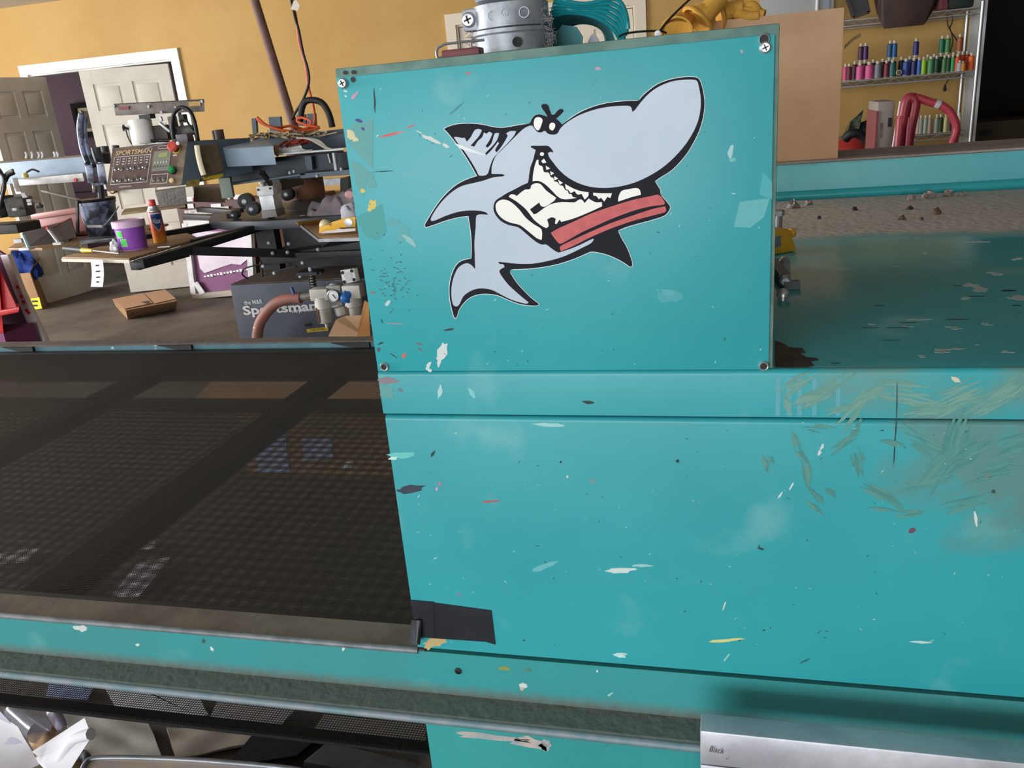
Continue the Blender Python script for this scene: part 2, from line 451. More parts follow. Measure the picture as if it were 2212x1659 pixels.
# upper cabinet body and shark plate
MB().box(-0.4150, 0.0525, FY+0.0035, 1.42, 1.1535, 1.5040).build('cabinet_body', M_body, dryer, bevel=0.002)
plate = MB().box(-0.4133, 0.0480, FY, FY+0.0034, 1.1535, 1.4945).build('front_plate', M_tealP, dryer, bevel=0.0008)
# band below the plate, lower panel (rounded upper edges), rails
def rounded(y0, y1, z0, z1, r=0.006):
    pr = [(y1, z0), (y0, z0)]
    for i in range(6):
        a = math.pi - i*math.pi/10
        pr.append((y0+r+r*math.cos(a), z1-r+r*math.sin(a)))
    pr.append((y1, z1)); return pr
MB().profx(rounded(FY, FY+0.03, 1.0975, 1.1530), -0.4140, XR).build('upper_band', M_tealB, dryer, smooth=35)
MB().profx(rounded(FY, FY+0.03, 0.7485, 1.0945), -0.4125, XR).build('lower_panel', M_tealL, dryer, smooth=35)
MB().box(-0.4115, XR, FY+0.012, FY+0.05, 0.70, 1.15).build('seam_backing', M_black, dryer)
pr = [(FY+0.02, 0.742), (FY, 0.742), (FY, 0.672), (FY-0.036, 0.668), (FY-0.042, 0.664), (FY-0.042, 0.655), (FY-0.036, 0.652), (FY+0.02, 0.652)]
MB().profx(pr, -3.4, XR).build('front_rail', M_tealR, dryer, smooth=25)
MB().tube([(-3.4, FY-0.040, 0.661), (XR, FY-0.040, 0.661)], 0.0055, n=8, k=1).build('flange_edge', mat('scuffed teal edge', '#8b959c', .55, .1, col2='#6d8a92', scale=25), dryer, smooth=60)
MB().tube([(-3.4, FY+0.001, 0.7415), (-0.413, FY+0.001, 0.7415)], 0.0045, n=8, k=1).build('rail_lip', M_lip, dryer, smooth=60)
MB().box(-3.4, -0.404, FY+0.0015, 0.955, 0.728, 0.7432).build('belt_ledge', mat('ledge dust', '#7a6d62', .9, col2='#65594f', scale=7, bump=.2, bscale=50), dryer)
# belt: real strands
def mesh_belt(name, y0, y1, z, x0, x1, pitch, w, edge):
    o = MB(); h = w*0.45
    n = int((y1-y0)/pitch)
    for i in range(n+1):
        y = y0 + i*pitch; o.box(x0, x1, y-w/2, y+w/2, z-h/2, z+h/2)
    n = int((x1-x0)/pitch)
    for i in range(n+1):
        x = x0 + i*pitch; o.box(x-w/2, x+w/2, y0, y1, z-h/2+.0001, z+h/2+.0001)
    ob = o.build(name, mat('black coated mesh', '#2b2825', 0.5), dryer)
    tag(ob, 'black open mesh conveyor belt', kind='stuff')
    MB().box(x0, x1, y0-.004, y0+edge, z-.0012, z+.0016).build('belt_edge', mat('black belt edge', '#0f1012', .45), dryer)
    MB().box(x0, x1, y1-edge, y1+.004, z-.0012, z+.0016).build('belt_edge', MATS['black belt edge'], dryer)
mesh_belt('belt', 0.966, 2.400, 0.7255, -3.2, -0.38, 0.0044, 0.0012, 0.022)
mesh_belt('return_belt', 0.930, 2.330, 0.5360, -3.2, -0.38, 0.0048, 0.0012, 0.018)
MB().box(-3.2, -0.38, 0.923, 0.929, 0.5325, 0.5385).build('return_belt_guide', mat('black fuzzy edge', '#0c0c0d', .95, bump=.8, bscale=300), dryer)
M_under = mat('dark frame steel', '#17191b', 0.6, col2='#202326', scale=7)
for x in (-1.165, -1.835, -2.505, -3.15):
    MB().box(x-.037, x+.037, 0.93, 2.425, 0.672, 0.712).build('cross_member', M_under, dryer)
    MB().prism([(x-.10, 2.418, .742), (x+.037, 2.418, .742), (x+.037, 2.418, .725), (x-.02, 2.418, .725)], (0, .012, 0)).build('bracket_and_shadow', M_under, dryer)  # dark wedge: small bracket with its triangular shadow built into the shape
# rear rail
MB().profx([(2.43, .742), (2.43, .728), (2.432, .64), (2.46, .64), (2.46, .742)], -3.4, -0.3).build('rear_rail', mat('faded blue teal', '#58808c', .5, col2='#4c6f7c', scale=8, flecks='#b9cdd2', fscale=14, fth=.70), dryer)
MB().box(-3.4, -0.3, 2.426, 2.475, .742, .748).build('rear_rail_cap', M_dust, dryer)
MB().box(-3.4, -0.3, 2.405, 2.428, .612, .722).build('rear_rail_liner', M_under, dryer)
MB().box(-3.4, -0.3, 2.34, 2.43, .521, .541).build('return_rail', M_under, dryer)
# chamber shell behind the front: left end, floor pan, right hood top
MB().box(-0.411, XR, FY+0.010, 2.27, 1.144, 1.1533).build('hood_top', M_tealH, dryer, bevel=.001)
MB().box(-0.411, -0.400, FY+0.05, 2.25, 0.76, 1.1435).build('end_wall', M_tealG, dryer)
MB().box(-0.30, XR, FY+0.06, 2.45, 0.57, 0.60).build('bottom_pan', M_under, dryer)
# rear duct with round moulding
MB().box(-0.411, XR, 2.272, 2.53, 0.60, 1.242).build('rear_duct', M_tealD, dryer, bevel=.004)
MB().box(-0.411, XR, 2.273, 2.53, 1.2425, 1.2475).build('duct_dust', mat('grey brown lint dust', '#a59a92', .95, col2='#94887f', scale=9, bump=.5, bscale=60), dryer)
MB().tube([(-0.411, 2.263, 1.163), (XR, 2.263, 1.163)], 0.0125, n=14, k=1).build('moulding', teal('teal moulding', base='#35aab2', base2='#2fa0a8', rough=.3), dryer, smooth=60)
# legs
for x0, x1 in ((-0.412, 0.10), (1.3, 1.55)):
    MB().box(x0, x1, FY-0.012, FY+0.05, 0.0, 0.652).build('leg', M_tealG, dryer, bevel=.002)
    MB().box(x0, x1, 2.40, 2.46, 0.0, 0.64).build('leg', M_tealG, dryer)
for x in (-2.95,):
    MB().box(x-.03, x+.03, FY+.012, FY+.06, 0.0, 0.65).build('leg', M_tealG, dryer)
    MB().box(x-.03, x+.03, 2.40, 2.46, 0.0, 0.64).build('leg', M_tealG, dryer)
# fasteners on the plate
def F(u, v, dy=0.0): return P(u, v, FY - dy)
def screw(u, v, r=0.0052):
    c = P(u, v, FY)
    w = MB().lathe(c, [(r*1.12, 0), (r*1.12, .0012), (r, .0016), (r, .0034), (r*.8, .0044), (r*.30, .0042)], n=20, axis=(0,-1,0)).build('screw', M_chrome, dryer, smooth=40)
    MB().obox(c+Vector((0,-.0046,0)), (1,0,.4), (0,1,0), (-.4,0,1), r*.62, .0004, r*.12).obox(c+Vector((0,-.0046,0)), (-.4,0,1), (0,1,0), (1,0,.4), r*.62, .0004, r*.12).build('screw_slot', M_black, w)
def hole(u, v, r=0.003, ring=None):
    c = P(u, v, FY)
    MB().lathe(c, [(r, -.0005), (r, .0005)], n=16, axis=(0,-1,0)).build('screw_hole', M_blackrub, dryer)
    if ring:
        MB().lathe(c, [(r, .0004), (r, .0022), (ring*.8, .0030), (ring, .0012), (ring, 0), (r, 0)], n=24, axis=(0,-1,0), cap=False).build('grommet', M_chrome, dryer, smooth=40)
screw(742, 180); screw(1653, 103, .0050)
hole(763, 172, .0030); hole(745, 157, .0022); hole(763, 156, .0022)
hole(1651, 85, .0040, .0058); hole(831, 792, .0034, .0060); hole(1650, 790, .0036, .0058)
c = P(990, 1449, FY)
MB().lathe(c, [(.0028, .0004), (.0028, .0016), (.0052, .0010), (.0052, 0), (.0028, 0)], n=20, axis=(0,-1,0), cap=False).lathe(c, [(.0028, -.0002), (.0028, .0005)], n=16, axis=(0,-1,0)).build('rivet', M_under, dryer, smooth=40)
# black tape
M_tape = mat('black tape', '#20242e', 0.42, col2='#181b23', scale=9, bump=.1, bscale=30)
tp = [F(886, 1297), (F(936, 1301)), F(1062, 1318), F(1066, 1350), F(1071, 1392), F(1050, 1386), F(905, 1376), F(896, 1345)]
MB().prism(tp, (0, -.0007, 0)).build('tape', M_tape, dryer)
MB().prism([F(888, 1296, .0008), F(937, 1300, .0008), F(939, 1377, .0008), F(900, 1375, .0008)], (0, -.0007, 0)).build('tape', M_tape, dryer)
MB().grid(lambda s, t: F(889+22*s-4*t, 1340+52*t, .001+.010*math.sin(s*2.4)*(.4+t)), 6, 6, .0006).build('tape_flap', M_tape, dryer, smooth=60)
# ------------------------------------------------------------------ marks of wear: paint flecks with a shape of their own
MK = {}; NM = [0]
SOFT = ('#5a8079','#51776f','#638a82','#6b8a80','#729184','#7d9588','#74a8a8','#4d9c9e','#6fb2b5','#4aa8b0','#57a9ae','#8fbfc1','#45a5ad','#52abb2','#5fa3a1','#60a9b6','#72b3ba')
def mark(u, v, ln, wd, ang, col, jag=.35, n=12, mat_rough=.6):
    a = R3(ang); rnd = random.Random(int(u*31+v*17)); pts = []
    for i in range(n):
        t = 2*math.pi*i/n; k = 1 + rnd.uniform(-jag, jag)
        x = math.cos(t)*ln/2*k; y = math.sin(t)*wd/2*(1+rnd.uniform(-jag, jag))
        pts.append(F(u + x*math.cos(a) - y*math.sin(a), v + x*math.sin(a) + y*math.cos(a), .00005))
    NM[0] += 1
    MK.setdefault(col, MB()).prism(pts, (0, -.00012-.0000013*(NM[0] % 150), 0))
def patch(pts, col): MK.setdefault(col, MB()).prism([F(u, v, .00005) for u, v in pts], (0, -.0001, 0))
W_, K_, G_, Rr, PK, YL, PU, CR = '#d3dcda', '#24343a', '#5fa6a5', '#d6625e', '#c79ab0', '#d9c468', '#3b3f86', '#d8cfa6'
# tape residue, left of the plate
patch([(748,285),(763,268),(790,262),(806,255),(806,365),(775,335),(752,310)], G_)
patch([(757,348),(772,350),(797,372),(785,425),(770,400)], G_); patch([(797,372),(806,375),(815,405),(795,408)], G_)
patch([(768,470),(800,455),(825,440),(835,500),(815,520),(790,512)], '#46a0a1')
patch([(1598,436),(1663,428),(1650,470),(1620,492),(1585,490)], '#5fb0b4'); patch([(1648,372),(1668,392),(1668,430),(1640,420)], '#45aab0')
for z in [(845,290,46,7,-14,Rr),(888,273,22,3,-18,Rr),(862,287,26,3,-16,'#c98a8a'),(930,300,44,10,22,W_),(963,315,20,6,30,W_),(905,285,16,3,25,W_),
          (803,441,18,22,20,YL),(799,452,8,10,0,YL),(783,412,10,9,0,YL),(1578,328,10,30,12,'#a9cdd2'),(1583,345,14,10,0,'#6fb9c0'),
          (872,505,30,30,-40,'#57a9ae'),(885,520,34,10,40,'#8fbfc1'),(850,480,30,20,10,'#57a9ae'),(1012,158,4,12,60,Rr),(1291,148,14,7,0,PK),(1602,112,6,9,-20,PK),
          (809,216,4,52,-3,K_),(955,760,22,38,20,W_),(948,780,8,24,10,W_),(926,790,8,20,30,W_),(929,800,10,8,0,W_),(873,768,14,7,-55,Rr),
          (905,743,18,4,10,'#6b6a72'),(907,755,12,4,40,'#6b6a72'),(971,712,22,4,-8,K_),(822,742,14,4,-20,K_),(818,755,8,9,0,'#4b5560'),(850,768,20,2,32,K_),
          (855,699,42,2,4,'#b48a90'),(825,694,10,2,70,K_),(775,261,14,8,20,PU),(784,278,8,6,30,PU),(758,292,14,26,-25,CR),(766,300,12,16,-35,CR),
          (766,207,22,7,-50,PK),(747,197,10,4,20,W_),(747,208,6,4,30,W_),(830,370,50,2,-4,K_),(890,376,60,5,-4,'#72b3ba'),(900,395,22,3,20,'#72b3ba'),
          (985,235,3,42,50,'#3b8a92'),(805,632,10,6,10,'#8c6e78'),(838,655,14,10,-40,'#aed6d6'),(1448,640,50,28,0,'#45a5ad'),(1442,632,30,14,10,'#52abb2'),
          (1270,869,24,8,10,K_),(950,845,10,26,15,'#a9d8d6'),(1020,850,10,22,-30,'#7ccdd0'),(838,845,34,30,30,'#5fa3a1'),(835,822,50,12,2,'#8b7f88'),(865,843,14,6,20,'#6d7f86'),
          (868,983,64,14,-6,'#69c9c6'),(850,990,20,8,0,'#c7e9df'),(888,1056,56,16,-4,'#2f3d4c'),(872,1062,30,8,8,'#2f3d4c'),(935,980,5,14,30,K_),(950,1045,6,10,10,'#cf6f9a'),(944,1056,5,8,10,'#dca0c0'),
          (1060,1083,34,5,-5,'#b0605a'),(1188,918,66,8,4,'#9fd5d6'),(1211,998,5,5,0,K_),(1464,996,8,8,0,K_),(1226,1030,5,5,0,W_),(1180,1222,50,12,-20,'#67b8c0'),(1340,1232,64,11,-3,'#cfe0dc'),
          (1386,1222,44,5,0,'#9fcfd0'),(1280,1040,14,14,0,'#6a9a9c'),(992,1285,6,5,0,'#c5609a'),(940,1388,44,18,-4,'#c9b07a'),(925,1396,16,14,0,'#c9b07a'),(956,1382,18,10,0,'#c9b07a'),
          (1340,1416,26,9,10,'#bfe3e3'),(1346,1412,18,3,8,W_),(1560,1384,78,6,-5,'#dcd88a'),(1585,1381,40,5,-6,'#dcd88a'),(1990,1387,46,5,2,'#bfdcd8'),(1738,1428,24,5,-25,'#2a6b70'),
          (1565,1308,3,22,20,'#cfe0c8'),(1570,1420,3,30,40,'#9fd0d0'),(1645,1186,14,4,10,K_),(1640,1182,3,10,0,K_),(1970,1145,12,16,40,'#6d4a5a'),(2108,1120,6,38,-8,W_),(1776,965,6,14,20,W_),(1770,978,7,12,30,W_),
          (1710,1050,4,20,35,W_),(1685,1070,5,16,35,W_),(2065,820,24,9,20,'#d8cdb4'),(1937,870,3.0,128,1,'#2f4a50'),(1933,960,3.0,98,3,K_),(2135,1028,16,9,10,'#7c7f78'),(2146,1062,10,8,0,'#3c4a48'),
          (1130,1482,16,14,30,W_),(1128,1488,8,8,0,'#d9b0a8'),(1090,1444,26,8,10,'#8f9a50'),(1140,1447,14,6,0,'#5f7f60'),(1318,1500,14,5,-30,'#9fd0cc'),(1290,1450,5,5,0,W_),(742,1400,6,12,20,W_),
          (172,1356,34,10,8,'#cfd6d4'),(180,1358,14,14,20,'#cfd6d4'),(298,1393,10,6,0,W_),(458,1402,7,10,-30,W_),(440,1385,8,10,0,'#2f5c60')]:
    mark(*z)
rnd = random.Random(3)
for i in range(110):
    u = rnd.uniform(835, 2205); v = rnd.uniform(915, 1400)
    if u < 835+(v-900)*.15: continue
    c = rnd.choice(['#b5d5d4', '#8fc6c6', '#1f6f78', K_, '#8fc6c6', '#6bbdbd']); mark(u, v, rnd.uniform(2, 9), rnd.uniform(1.0, 2.4), rnd.uniform(-60, 60), c)
for i in range(110):
    u = rnd.uniform(745, 1660); v = rnd.uniform(175, 790)
    if u < 725+(v-150)*.145: continue
    c = rnd.choice(['#2a7f88', '#2f8a92', '#bfe3e6', K_, '#93d2d8', '#2a7f88']); mark(u, v, rnd.uniform(2, 8), rnd.uniform(1, 2.6), rnd.uniform(-80, 80), c)
for i in range(60):      # dark stipple under the residue
    mark(rnd.gauss(855, 22), rnd.gauss(600, 32), rnd.uniform(3, 8), 2, rnd.uniform(-60, 60), '#33686c')
def swipe(u, v, ln, ang, n, spread, cols):      # a muddy hand swipe: a bundle of thin near-parallel streaks
    for j in range(n):
        o_ = rnd.uniform(-spread, spread); s_ = rnd.uniform(-.25, .25)*ln; aa = R3(ang)
        mark(u - o_*math.sin(aa) + s_*math.cos(aa), v + o_*math.cos(aa) + s_*math.sin(aa), ln*rnd.uniform(.35, 1.0), rnd.uniform(2.5, 8.5), ang+rnd.uniform(-9, 9), rnd.choice(cols), .36, 16)
MUD = ['#4f918c', '#478a86', '#5a968e']; MUD2 = ['#649a90', '#6c9f93', '#74a397']
for (u, v, l, a_, n, s_) in [(1715,945,46,75,6,7),(1735,985,40,50,5,6),(1745,1030,60,80,8,9),(1765,1070,46,50,6,6),(1770,925,50,12,6,9),(1830,950,70,-38,9,7),(1845,925,50,-60,5,6),(1855,1000,50,70,8,12),(1660,1000,30,70,9,11),(1925,955,60,14,5,4),
                             (1900,1065,70,28,9,9),(1935,1085,60,35,7,7),(1960,1110,60,-6,8,5),(1990,1045,110,-12,9,8),(2040,1000,120,-50,16,26),(2000,960,90,30,12,20),(2060,950,110,-70,14,28),(2100,980,90,-30,12,24),(2150,1010,110,-14,12,22),(2190,960,70,-20,10,22),(2080,1090,90,-14,8,14),(1905,1100,50,5,5,6),(1790,1060,30,50,5,5),(1760,1095,40,40,5,4)]:
    swipe(u, v, l, a_, n, s_, MUD)
for (u, v, l, a_, n, s_) in [(1715,830,90,-30,12,14),(1750,860,80,-22,12,14),(1790,840,90,-40,10,12),(1850,880,90,-50,10,10),(1880,850,80,-30,9,10),(1700,870,40,70,6,6),(1960,850,120,8,14,26),(2010,880,120,-6,12,14),(2080,850,120,-20,14,26),(2140,870,120,-25,14,20),(2180,840,80,-30,12,22),(1810,885,60,-20,6,6)]:
    swipe(u, v, l, a_, n, s_, MUD2)
for u in (1681, 1705, 1728, 1760, 1811):
    patch([(u-5, 815), (u+5, 815), (u+4, 898), (u-6, 898)], '#60a9b6')
for i, (c, o) in enumerate(MK.items()):
    tag(o.build('paint_flecks', mat('fleck '+c, c, .6, alpha=1), dryer), kind='stuff')
# scrape on the leg
sm = MB()
for (u, v, l, w_, a_, ) in ((1060, 1592, 170, 14, 6), (1150, 1606, 90, 26, 8), (1178, 1610, 26, 28, 0)):
    pts = []
    for i in range(14):
        t = 2*math.pi*i/14; k = 1+rnd.uniform(-.3, .3); x = math.cos(t)*l/2*k; y = math.sin(t)*w_/2*k
        pts.append(P(u+x*math.cos(R3(a_))-y*math.sin(R3(a_)), v+x*math.sin(R3(a_))+y*math.cos(R3(a_)), FY-.0121))
    sm.prism(pts, (0, -.0003, 0))
tag(sm.build('scraped_paint', mat('scraped paint', '#9aa6ae', .6, col2='#c9b8ae', scale=40), dryer), kind='stuff')
# ------------------------------------------------------------------ the shark decal, printed flat on the plate
def Zp(x, y): return (900 + x/2.962, 140 + y/2.962)
def spl(pts, k=3):
    n = len(pts); out = []
    for i in range(n):
        p0, p1, p2, p3 = [Vector(pts[(i+j) % n]) for j in (-1, 0, 1, 2)]
        sharp = lambda a, b, c: (a-b).length > 0 and (c-b).length > 0 and (a-b).normalized().dot((c-b).normalized()) > -0.35
        m1 = Vector((0,0)) if sharp(p0, p1, p2) else (p2-p0)*.5
        m2 = Vector((0,0)) if sharp(p1, p2, p3) else (p3-p1)*.5
        L = (p2-p1).length
        if m1.length > L: m1 = m1.normalized()*L
        if m2.length > L: m2 = m2.normalized()*L
        for j in range(k):
            t = j/k
            out.append(p1*(2*t**3-3*t*t+1) + m1*(t**3-2*t*t+t) + p2*(-2*t**3+3*t*t) + m2*(t**3-t*t))
    return out
def grow(pts, d):
    n = len(pts); A = sum(pts[i].x*pts[(i+1) % n].y - pts[(i+1) % n].x*pts[i].y for i in range(n)); sg = 1 if A > 0 else -1
    out = []
    for i in range(n):
        t = pts[(i+1) % n] - pts[i-1]
        if t.length < 1e-6: out.append(pts[i]); continue
        t.normalize(); e1 = pts[i]-pts[i-1]; e2 = pts[(i+1) % n]-pts[i]; cr_ = (e1.x*e2.y-e1.y*e2.x)*sg/(e1.length*e2.length+1e-9)
        out.append(pts[i] + Vector((t.y, -t.x))*(0.4 if 700 < pts[i].x < 965 and pts[i].y < 400 else (d if cr_ > -.25 else 0.5))*sg)
    return out
def layer(polys, lift, gr=0, k=3, th=.00012):
    o = MB()
    for pl in polys:
        q = spl(pl, k)
        if gr: q = grow(q, gr)
        o.prism([P(*Zp(p.x, p.y), FY-lift) for p in q], (0, -th, 0))
    return o
SIL = [(175,410),(205,395),(260,380),(340,376),(420,383),(500,400),(560,402),(630,390),(690,380),(722,374),(735,350),(755,325),(785,317),(815,325),(836,332),(825,310),(800,275),(797,258),(812,250),(838,255),(850,285),(862,318),(880,318),(895,300),(915,283),(935,285),(940,297),(920,320),(892,345),(908,357),(930,382),(960,360),(1010,325),(1070,292),(1140,265),(1220,245),(1300,235),(1370,230),(1420,228),(1440,205),(1490,160),(1550,120),(1620,95),(1700,80),(1770,78),(1803,88),(1820,120),(1835,180),(1842,250),(1835,320),(1815,400),(1785,470),(1740,550),(1690,615),(1630,675),(1560,720),(1525,745),(1540,770),(1558,800),(1563,832),(1590,865),(1610,890),(1622,910),(1610,940),(1585,965),(1530,985),(1440,1010),(1350,1035),(1288,1060),(1310,1110),(1340,1160),(1365,1220),(1380,1270),(1378,1290),(1365,1292),(1330,1268),(1280,1240),(1220,1215),(1160,1200),(1115,1196),(1080,1210),(1010,1240),(920,1270),(830,1290),(740,1302),(660,1307),(605,1310),(597,1325),(610,1350),(640,1395),(680,1440),(730,1490),(785,1532),(770,1540),(730,1540),(660,1530),(590,1505),(520,1475),(450,1465),(390,1470),(340,1490),(300,1525),(270,1570),(258,1610),(248,1622),(238,1610),(225,1560),(213,1500),(210,1430),(218,1370),(238,1310),(265,1270),(300,1250),(350,1240),(352,1160),(348,1080),(338,1010),(332,968),(270,975),(190,995),(120,1020),(60,1040),(52,1025),(75,985),(105,935),(150,870),(200,815),(260,765),(330,730),(387,712),(370,680),(335,620),(290,550),(240,485),(200,435)]
BODY = [(480,698),(480,660),(490,620),(510,580),(545,545),(600,490),(650,440),(690,405),(735,388),(755,410),(775,430),(800,432),(820,422),(840,440),(870,447),(900,440),(915,415),(932,394),(960,370),(1020,332),(1080,306),(1160,281),(1250,266),(1330,262),(1365,265),(1376,280),(1381,302),(1400,285),(1430,245),(1480,190),(1540,145),(1620,110),(1700,96),(1770,95),(1795,105),(1808,150),(1818,220),(1815,290),(1800,360),(1770,430),(1720,510),(1650,590),(1570,660),(1480,715),(1390,755),(1290,780),(1200,788),(1110,780),(1030,755),(960,715),(910,670),(870,620),(848,590),(840,565),(855,557),(876,562),(868,545),(850,525),(830,517),(780,518),(735,518),(730,527),(762,545),(755,570),(745,610),(730,650),(720,700),(712,752),(680,768),(630,795),(580,820),(540,845),(510,865),(495,890),(492,925),(505,960),(540,1000),(590,1025),(650,1040),(700,1080),(760,1130),(800,1150),(830,1150),(870,1180),(905,1200),(930,1195),(990,1175),(1050,1150),(1100,1125),(1130,1112),(1132,1122),(1110,1145),(1060,1170),(1000,1200),(930,1230),(840,1255),(740,1272),(640,1272),(570,1265),(522,1260),(530,1273),(555,1277),(562,1295),(535,1310),(530,1325),(550,1360),(590,1410),(650,1465),(716,1520),(705,1528),(660,1520),(600,1500),(540,1470),(480,1440),(410,1430),(350,1445),(300,1480),(280,1520),(265,1542),(245,1545),(230,1525),(222,1470),(225,1410),(240,1350),(265,1300),(300,1275),(330,1270),(358,1288),(375,1310),(372,1220),(370,1130),(378,1040),(382,967),(410,957),(457,960),(445,945),(410,935),(340,932),(270,940),(190,965),(120,995),(95,1000),(90,985),(120,930),(170,865),(230,810),(290,775),(370,755),(430,740),(490,720),(550,714),(564,705),(545,699)]
FIN = [(238,462),(262,462),(290,468),(308,468),(320,492),(345,465),(370,420),(395,410),(418,418),(400,455),(370,490),(345,518),(370,524),(392,488),(420,462),(430,432),(448,440),(465,428),(485,440),(468,480),(440,522),(455,530),(480,500),(500,440),(528,438),(515,480),(480,525),(440,565),(445,578),(480,545),(520,492),(528,502),(502,545),(512,560),(545,520),(582,455),(572,440),(600,424),(637,424),(622,455),(572,512),(525,560),(490,600),(470,650),(457,693),(440,707),(400,708),(385,680),(350,620),(300,545),(255,490)]
WH = [[(760,340),(785,335),(805,350),(800,380),(785,415),(770,418),(752,395),(750,365)], [(855,375),(870,370),(885,378),(885,400),(872,420),(855,415),(848,395)],
      [(802,559),(812,563),(815,571),(812,580),(802,583),(792,580),(789,571),(792,563)], [(815,600),(830,625),(808,629),(798,615)], [(826,645),(855,664),(830,673)], [(855,680),(880,694),(858,708)], [(880,712),(906,727),(882,741)], [(905,735),(936,755),(915,768)],
      [(768,610),(780,608),(782,640),(805,650),(815,685),(845,690),(855,715),(875,725),(880,745),(900,750),(915,770),(935,775),(950,800),(965,805),(975,825),(990,828),(1000,845),(1025,850),(985,858),(940,860),(905,845),(870,810),(835,775),(800,750),(770,742),(742,745),(745,700),(755,650)],
      [(950,762),(1000,790),(1050,808),(1100,815),(1098,840),(1075,862),(1055,825),(1030,830),(1010,808),(985,822),(970,800),(955,795)], [(1128,818),(1180,822),(1250,822),(1240,852),(1220,845),(1200,875),(1180,850),(1165,860),(1150,840),(1132,838)],
      [(1310,808),(1350,797),(1405,788),(1428,800),(1435,832),(1380,845),(1320,865),(1290,875),(1290,850)],
      [(735,770),(765,757),(795,765),(830,805),(893,850),(880,870),(820,908),(795,902),(785,880),(725,925),(750,957),(770,950),(850,895),(930,878),(1010,880),(1040,862),(1060,865),(1075,885),(1100,855),(1125,870),(1150,880),(1185,878),(1187,905),(1100,945),(1000,985),(925,1005),(915,990),(895,1020),(885,1015),(890,985),(865,975),(835,990),(845,1030),(830,1045),(800,1030),(750,990),(700,925),(640,875),(590,845),(600,830),(625,830),(640,840),(690,800),(725,795)],
      [(505,900),(520,875),(550,862),(585,868),(620,890),(660,930),(700,980),(750,1020),(800,1055),(800,1120),(770,1110),(720,1070),(660,1025),(600,1010),(550,985),(515,945)]]
RED = [[(858,1075),(900,1050),(1000,1005),(1120,950),(1250,905),(1380,865),(1500,840),(1552,833),(1588,880),(1580,895),(1500,905),(1400,930),(1300,965),(1180,1015),(1050,1075),(980,1115),(920,1145),(890,1120)],
       [(920,1160),(1000,1120),(1120,1065),(1250,1010),(1380,965),(1500,925),(1590,905),(1597,930),(1585,945),(1480,972),(1380,1000),(1250,1045),(1120,1100),(1000,1160),(925,1192),(917,1180)]]
decal = layer([SIL], .0003, 3.8).build('decal', mat('white vinyl', '#e4eaee', .4), dryer)
tag(decal, 'printed cartoon shark decal biting a red and white squeegee')
layer([SIL], .00045).build('black_print', mat('black vinyl', '#1c1d26', .6, spec=.15), decal)
for pl_ in (BODY, FIN): layer([pl_], .0006).build('grey_blue_print', mat('grey blue vinyl', '#b6c4d4', .38, col2='#aebdcf', scale=8), decal)
for pl_ in WH: layer([pl_], .00075).build('cream_print', mat('cream vinyl', '#f0efe8', .38), decal)
for pl_ in RED: layer([pl_], .00075).build('red_print', mat('red vinyl', '#c85456', .5, col2='#bb4a4c', scale=90), decal)
layer([[(240,500),(300,520),(440,575),(438,580),(300,545),(255,515)]], .0009).build('scratch', mat('white scratch', '#eef2f2', .6), decal)
# ------------------------------------------------------------------ things on top of the cabinet (top at z 1.504)
TZ = 1.504
# conduit stub with split clamp
px = (P(1105, 90, 1.02).x); cyy = 1.03; cr = 0.0365
pc = thing('conduit_fitting', 'grey metal two inch conduit stub with bolted split clamp on cabinet top', 'pipe fitting', (px, cyy, TZ))
c0 = Vector((px, cyy, TZ))
MB().lathe(c0, [(.048,0),(.048,.003),(.045,.005),(.0445,.023),(.0465,.025),(.0465,.029),(.038,.029)], n=40).build('collar', M_zinc, pc, smooth=40)
MB().lathe(c0+Vector((0,0,.030)), [(.0415,0),(.0435,.001),(.0435,.026),(.0415,.027)], n=40).build('clamp_band', M_zinc, pc, smooth=40)
MB().lathe(c0+Vector((0,0,.058)), [(.034,0),(.040,.003),(.042,.008),(.040,.014),(.038,.018),(.038,.34)], n=40).build('conduit', M_zinc, pc, smooth=40)
lug = c0 + Vector((-.046, -.018, .043))
MB().obox(lug+Vector((.004,.006,0)), (1,-.1,0), (.1,1,0), (0,0,1), .012, .010, .012).build('clamp_lug', M_zinc, pc, bevel=.003)
bo = MB().lathe(lug+Vector((0,-.003,0)), [(.0085,0),(.0085,.003),(.0065,.006),(.003,.0065)], n=20, axis=(0,-1,0)).build('clamp_bolt', M_chrome, pc, smooth=40)
MB().obox(lug+Vector((0,-.0097,0)), (1,0,.3), (0,1,0), (-.3,0,1), .0045, .0005, .0010).obox(lug+Vector((0,-.0097,0)), (-.3,0,1), (0,1,0), (1,0,.3), .0045, .0005, .0010).build('bolt_slot', M_black, bo)
h = P(1130, 90, cyy-.0385); MB().lathe(Vector((px+.014, cyy-.0425, TZ+.013)), [(.0055,0),(.0055,.002),(.0032,.002),(.0032,.0006)], n=18, axis=(.3,-1,0)).build('set_screw_hole', M_blackrub, pc, smooth=30)
mt = mat('embossed grey', '#8d939b', .5, .6)
text('"2', pc, mt, Vector((px+.006, cyy-.0438, TZ+.049)), (-1,0,.06), (0,0,-1), .008)
for dx in (-.012, .024):
    MB().lathe(Vector((px+dx, cyy-.0433+abs(dx)*.16, TZ+.043)), [(.006,0),(.006,.0008),(.005,.0008),(.005,0)], n=20, axis=(dx*.6,-1,0), cap=False).build('stamped_ring', mt, pc)
lint = mat('grey lint', '#8b8488', .95)
o = MB(); rl = random.Random(5)
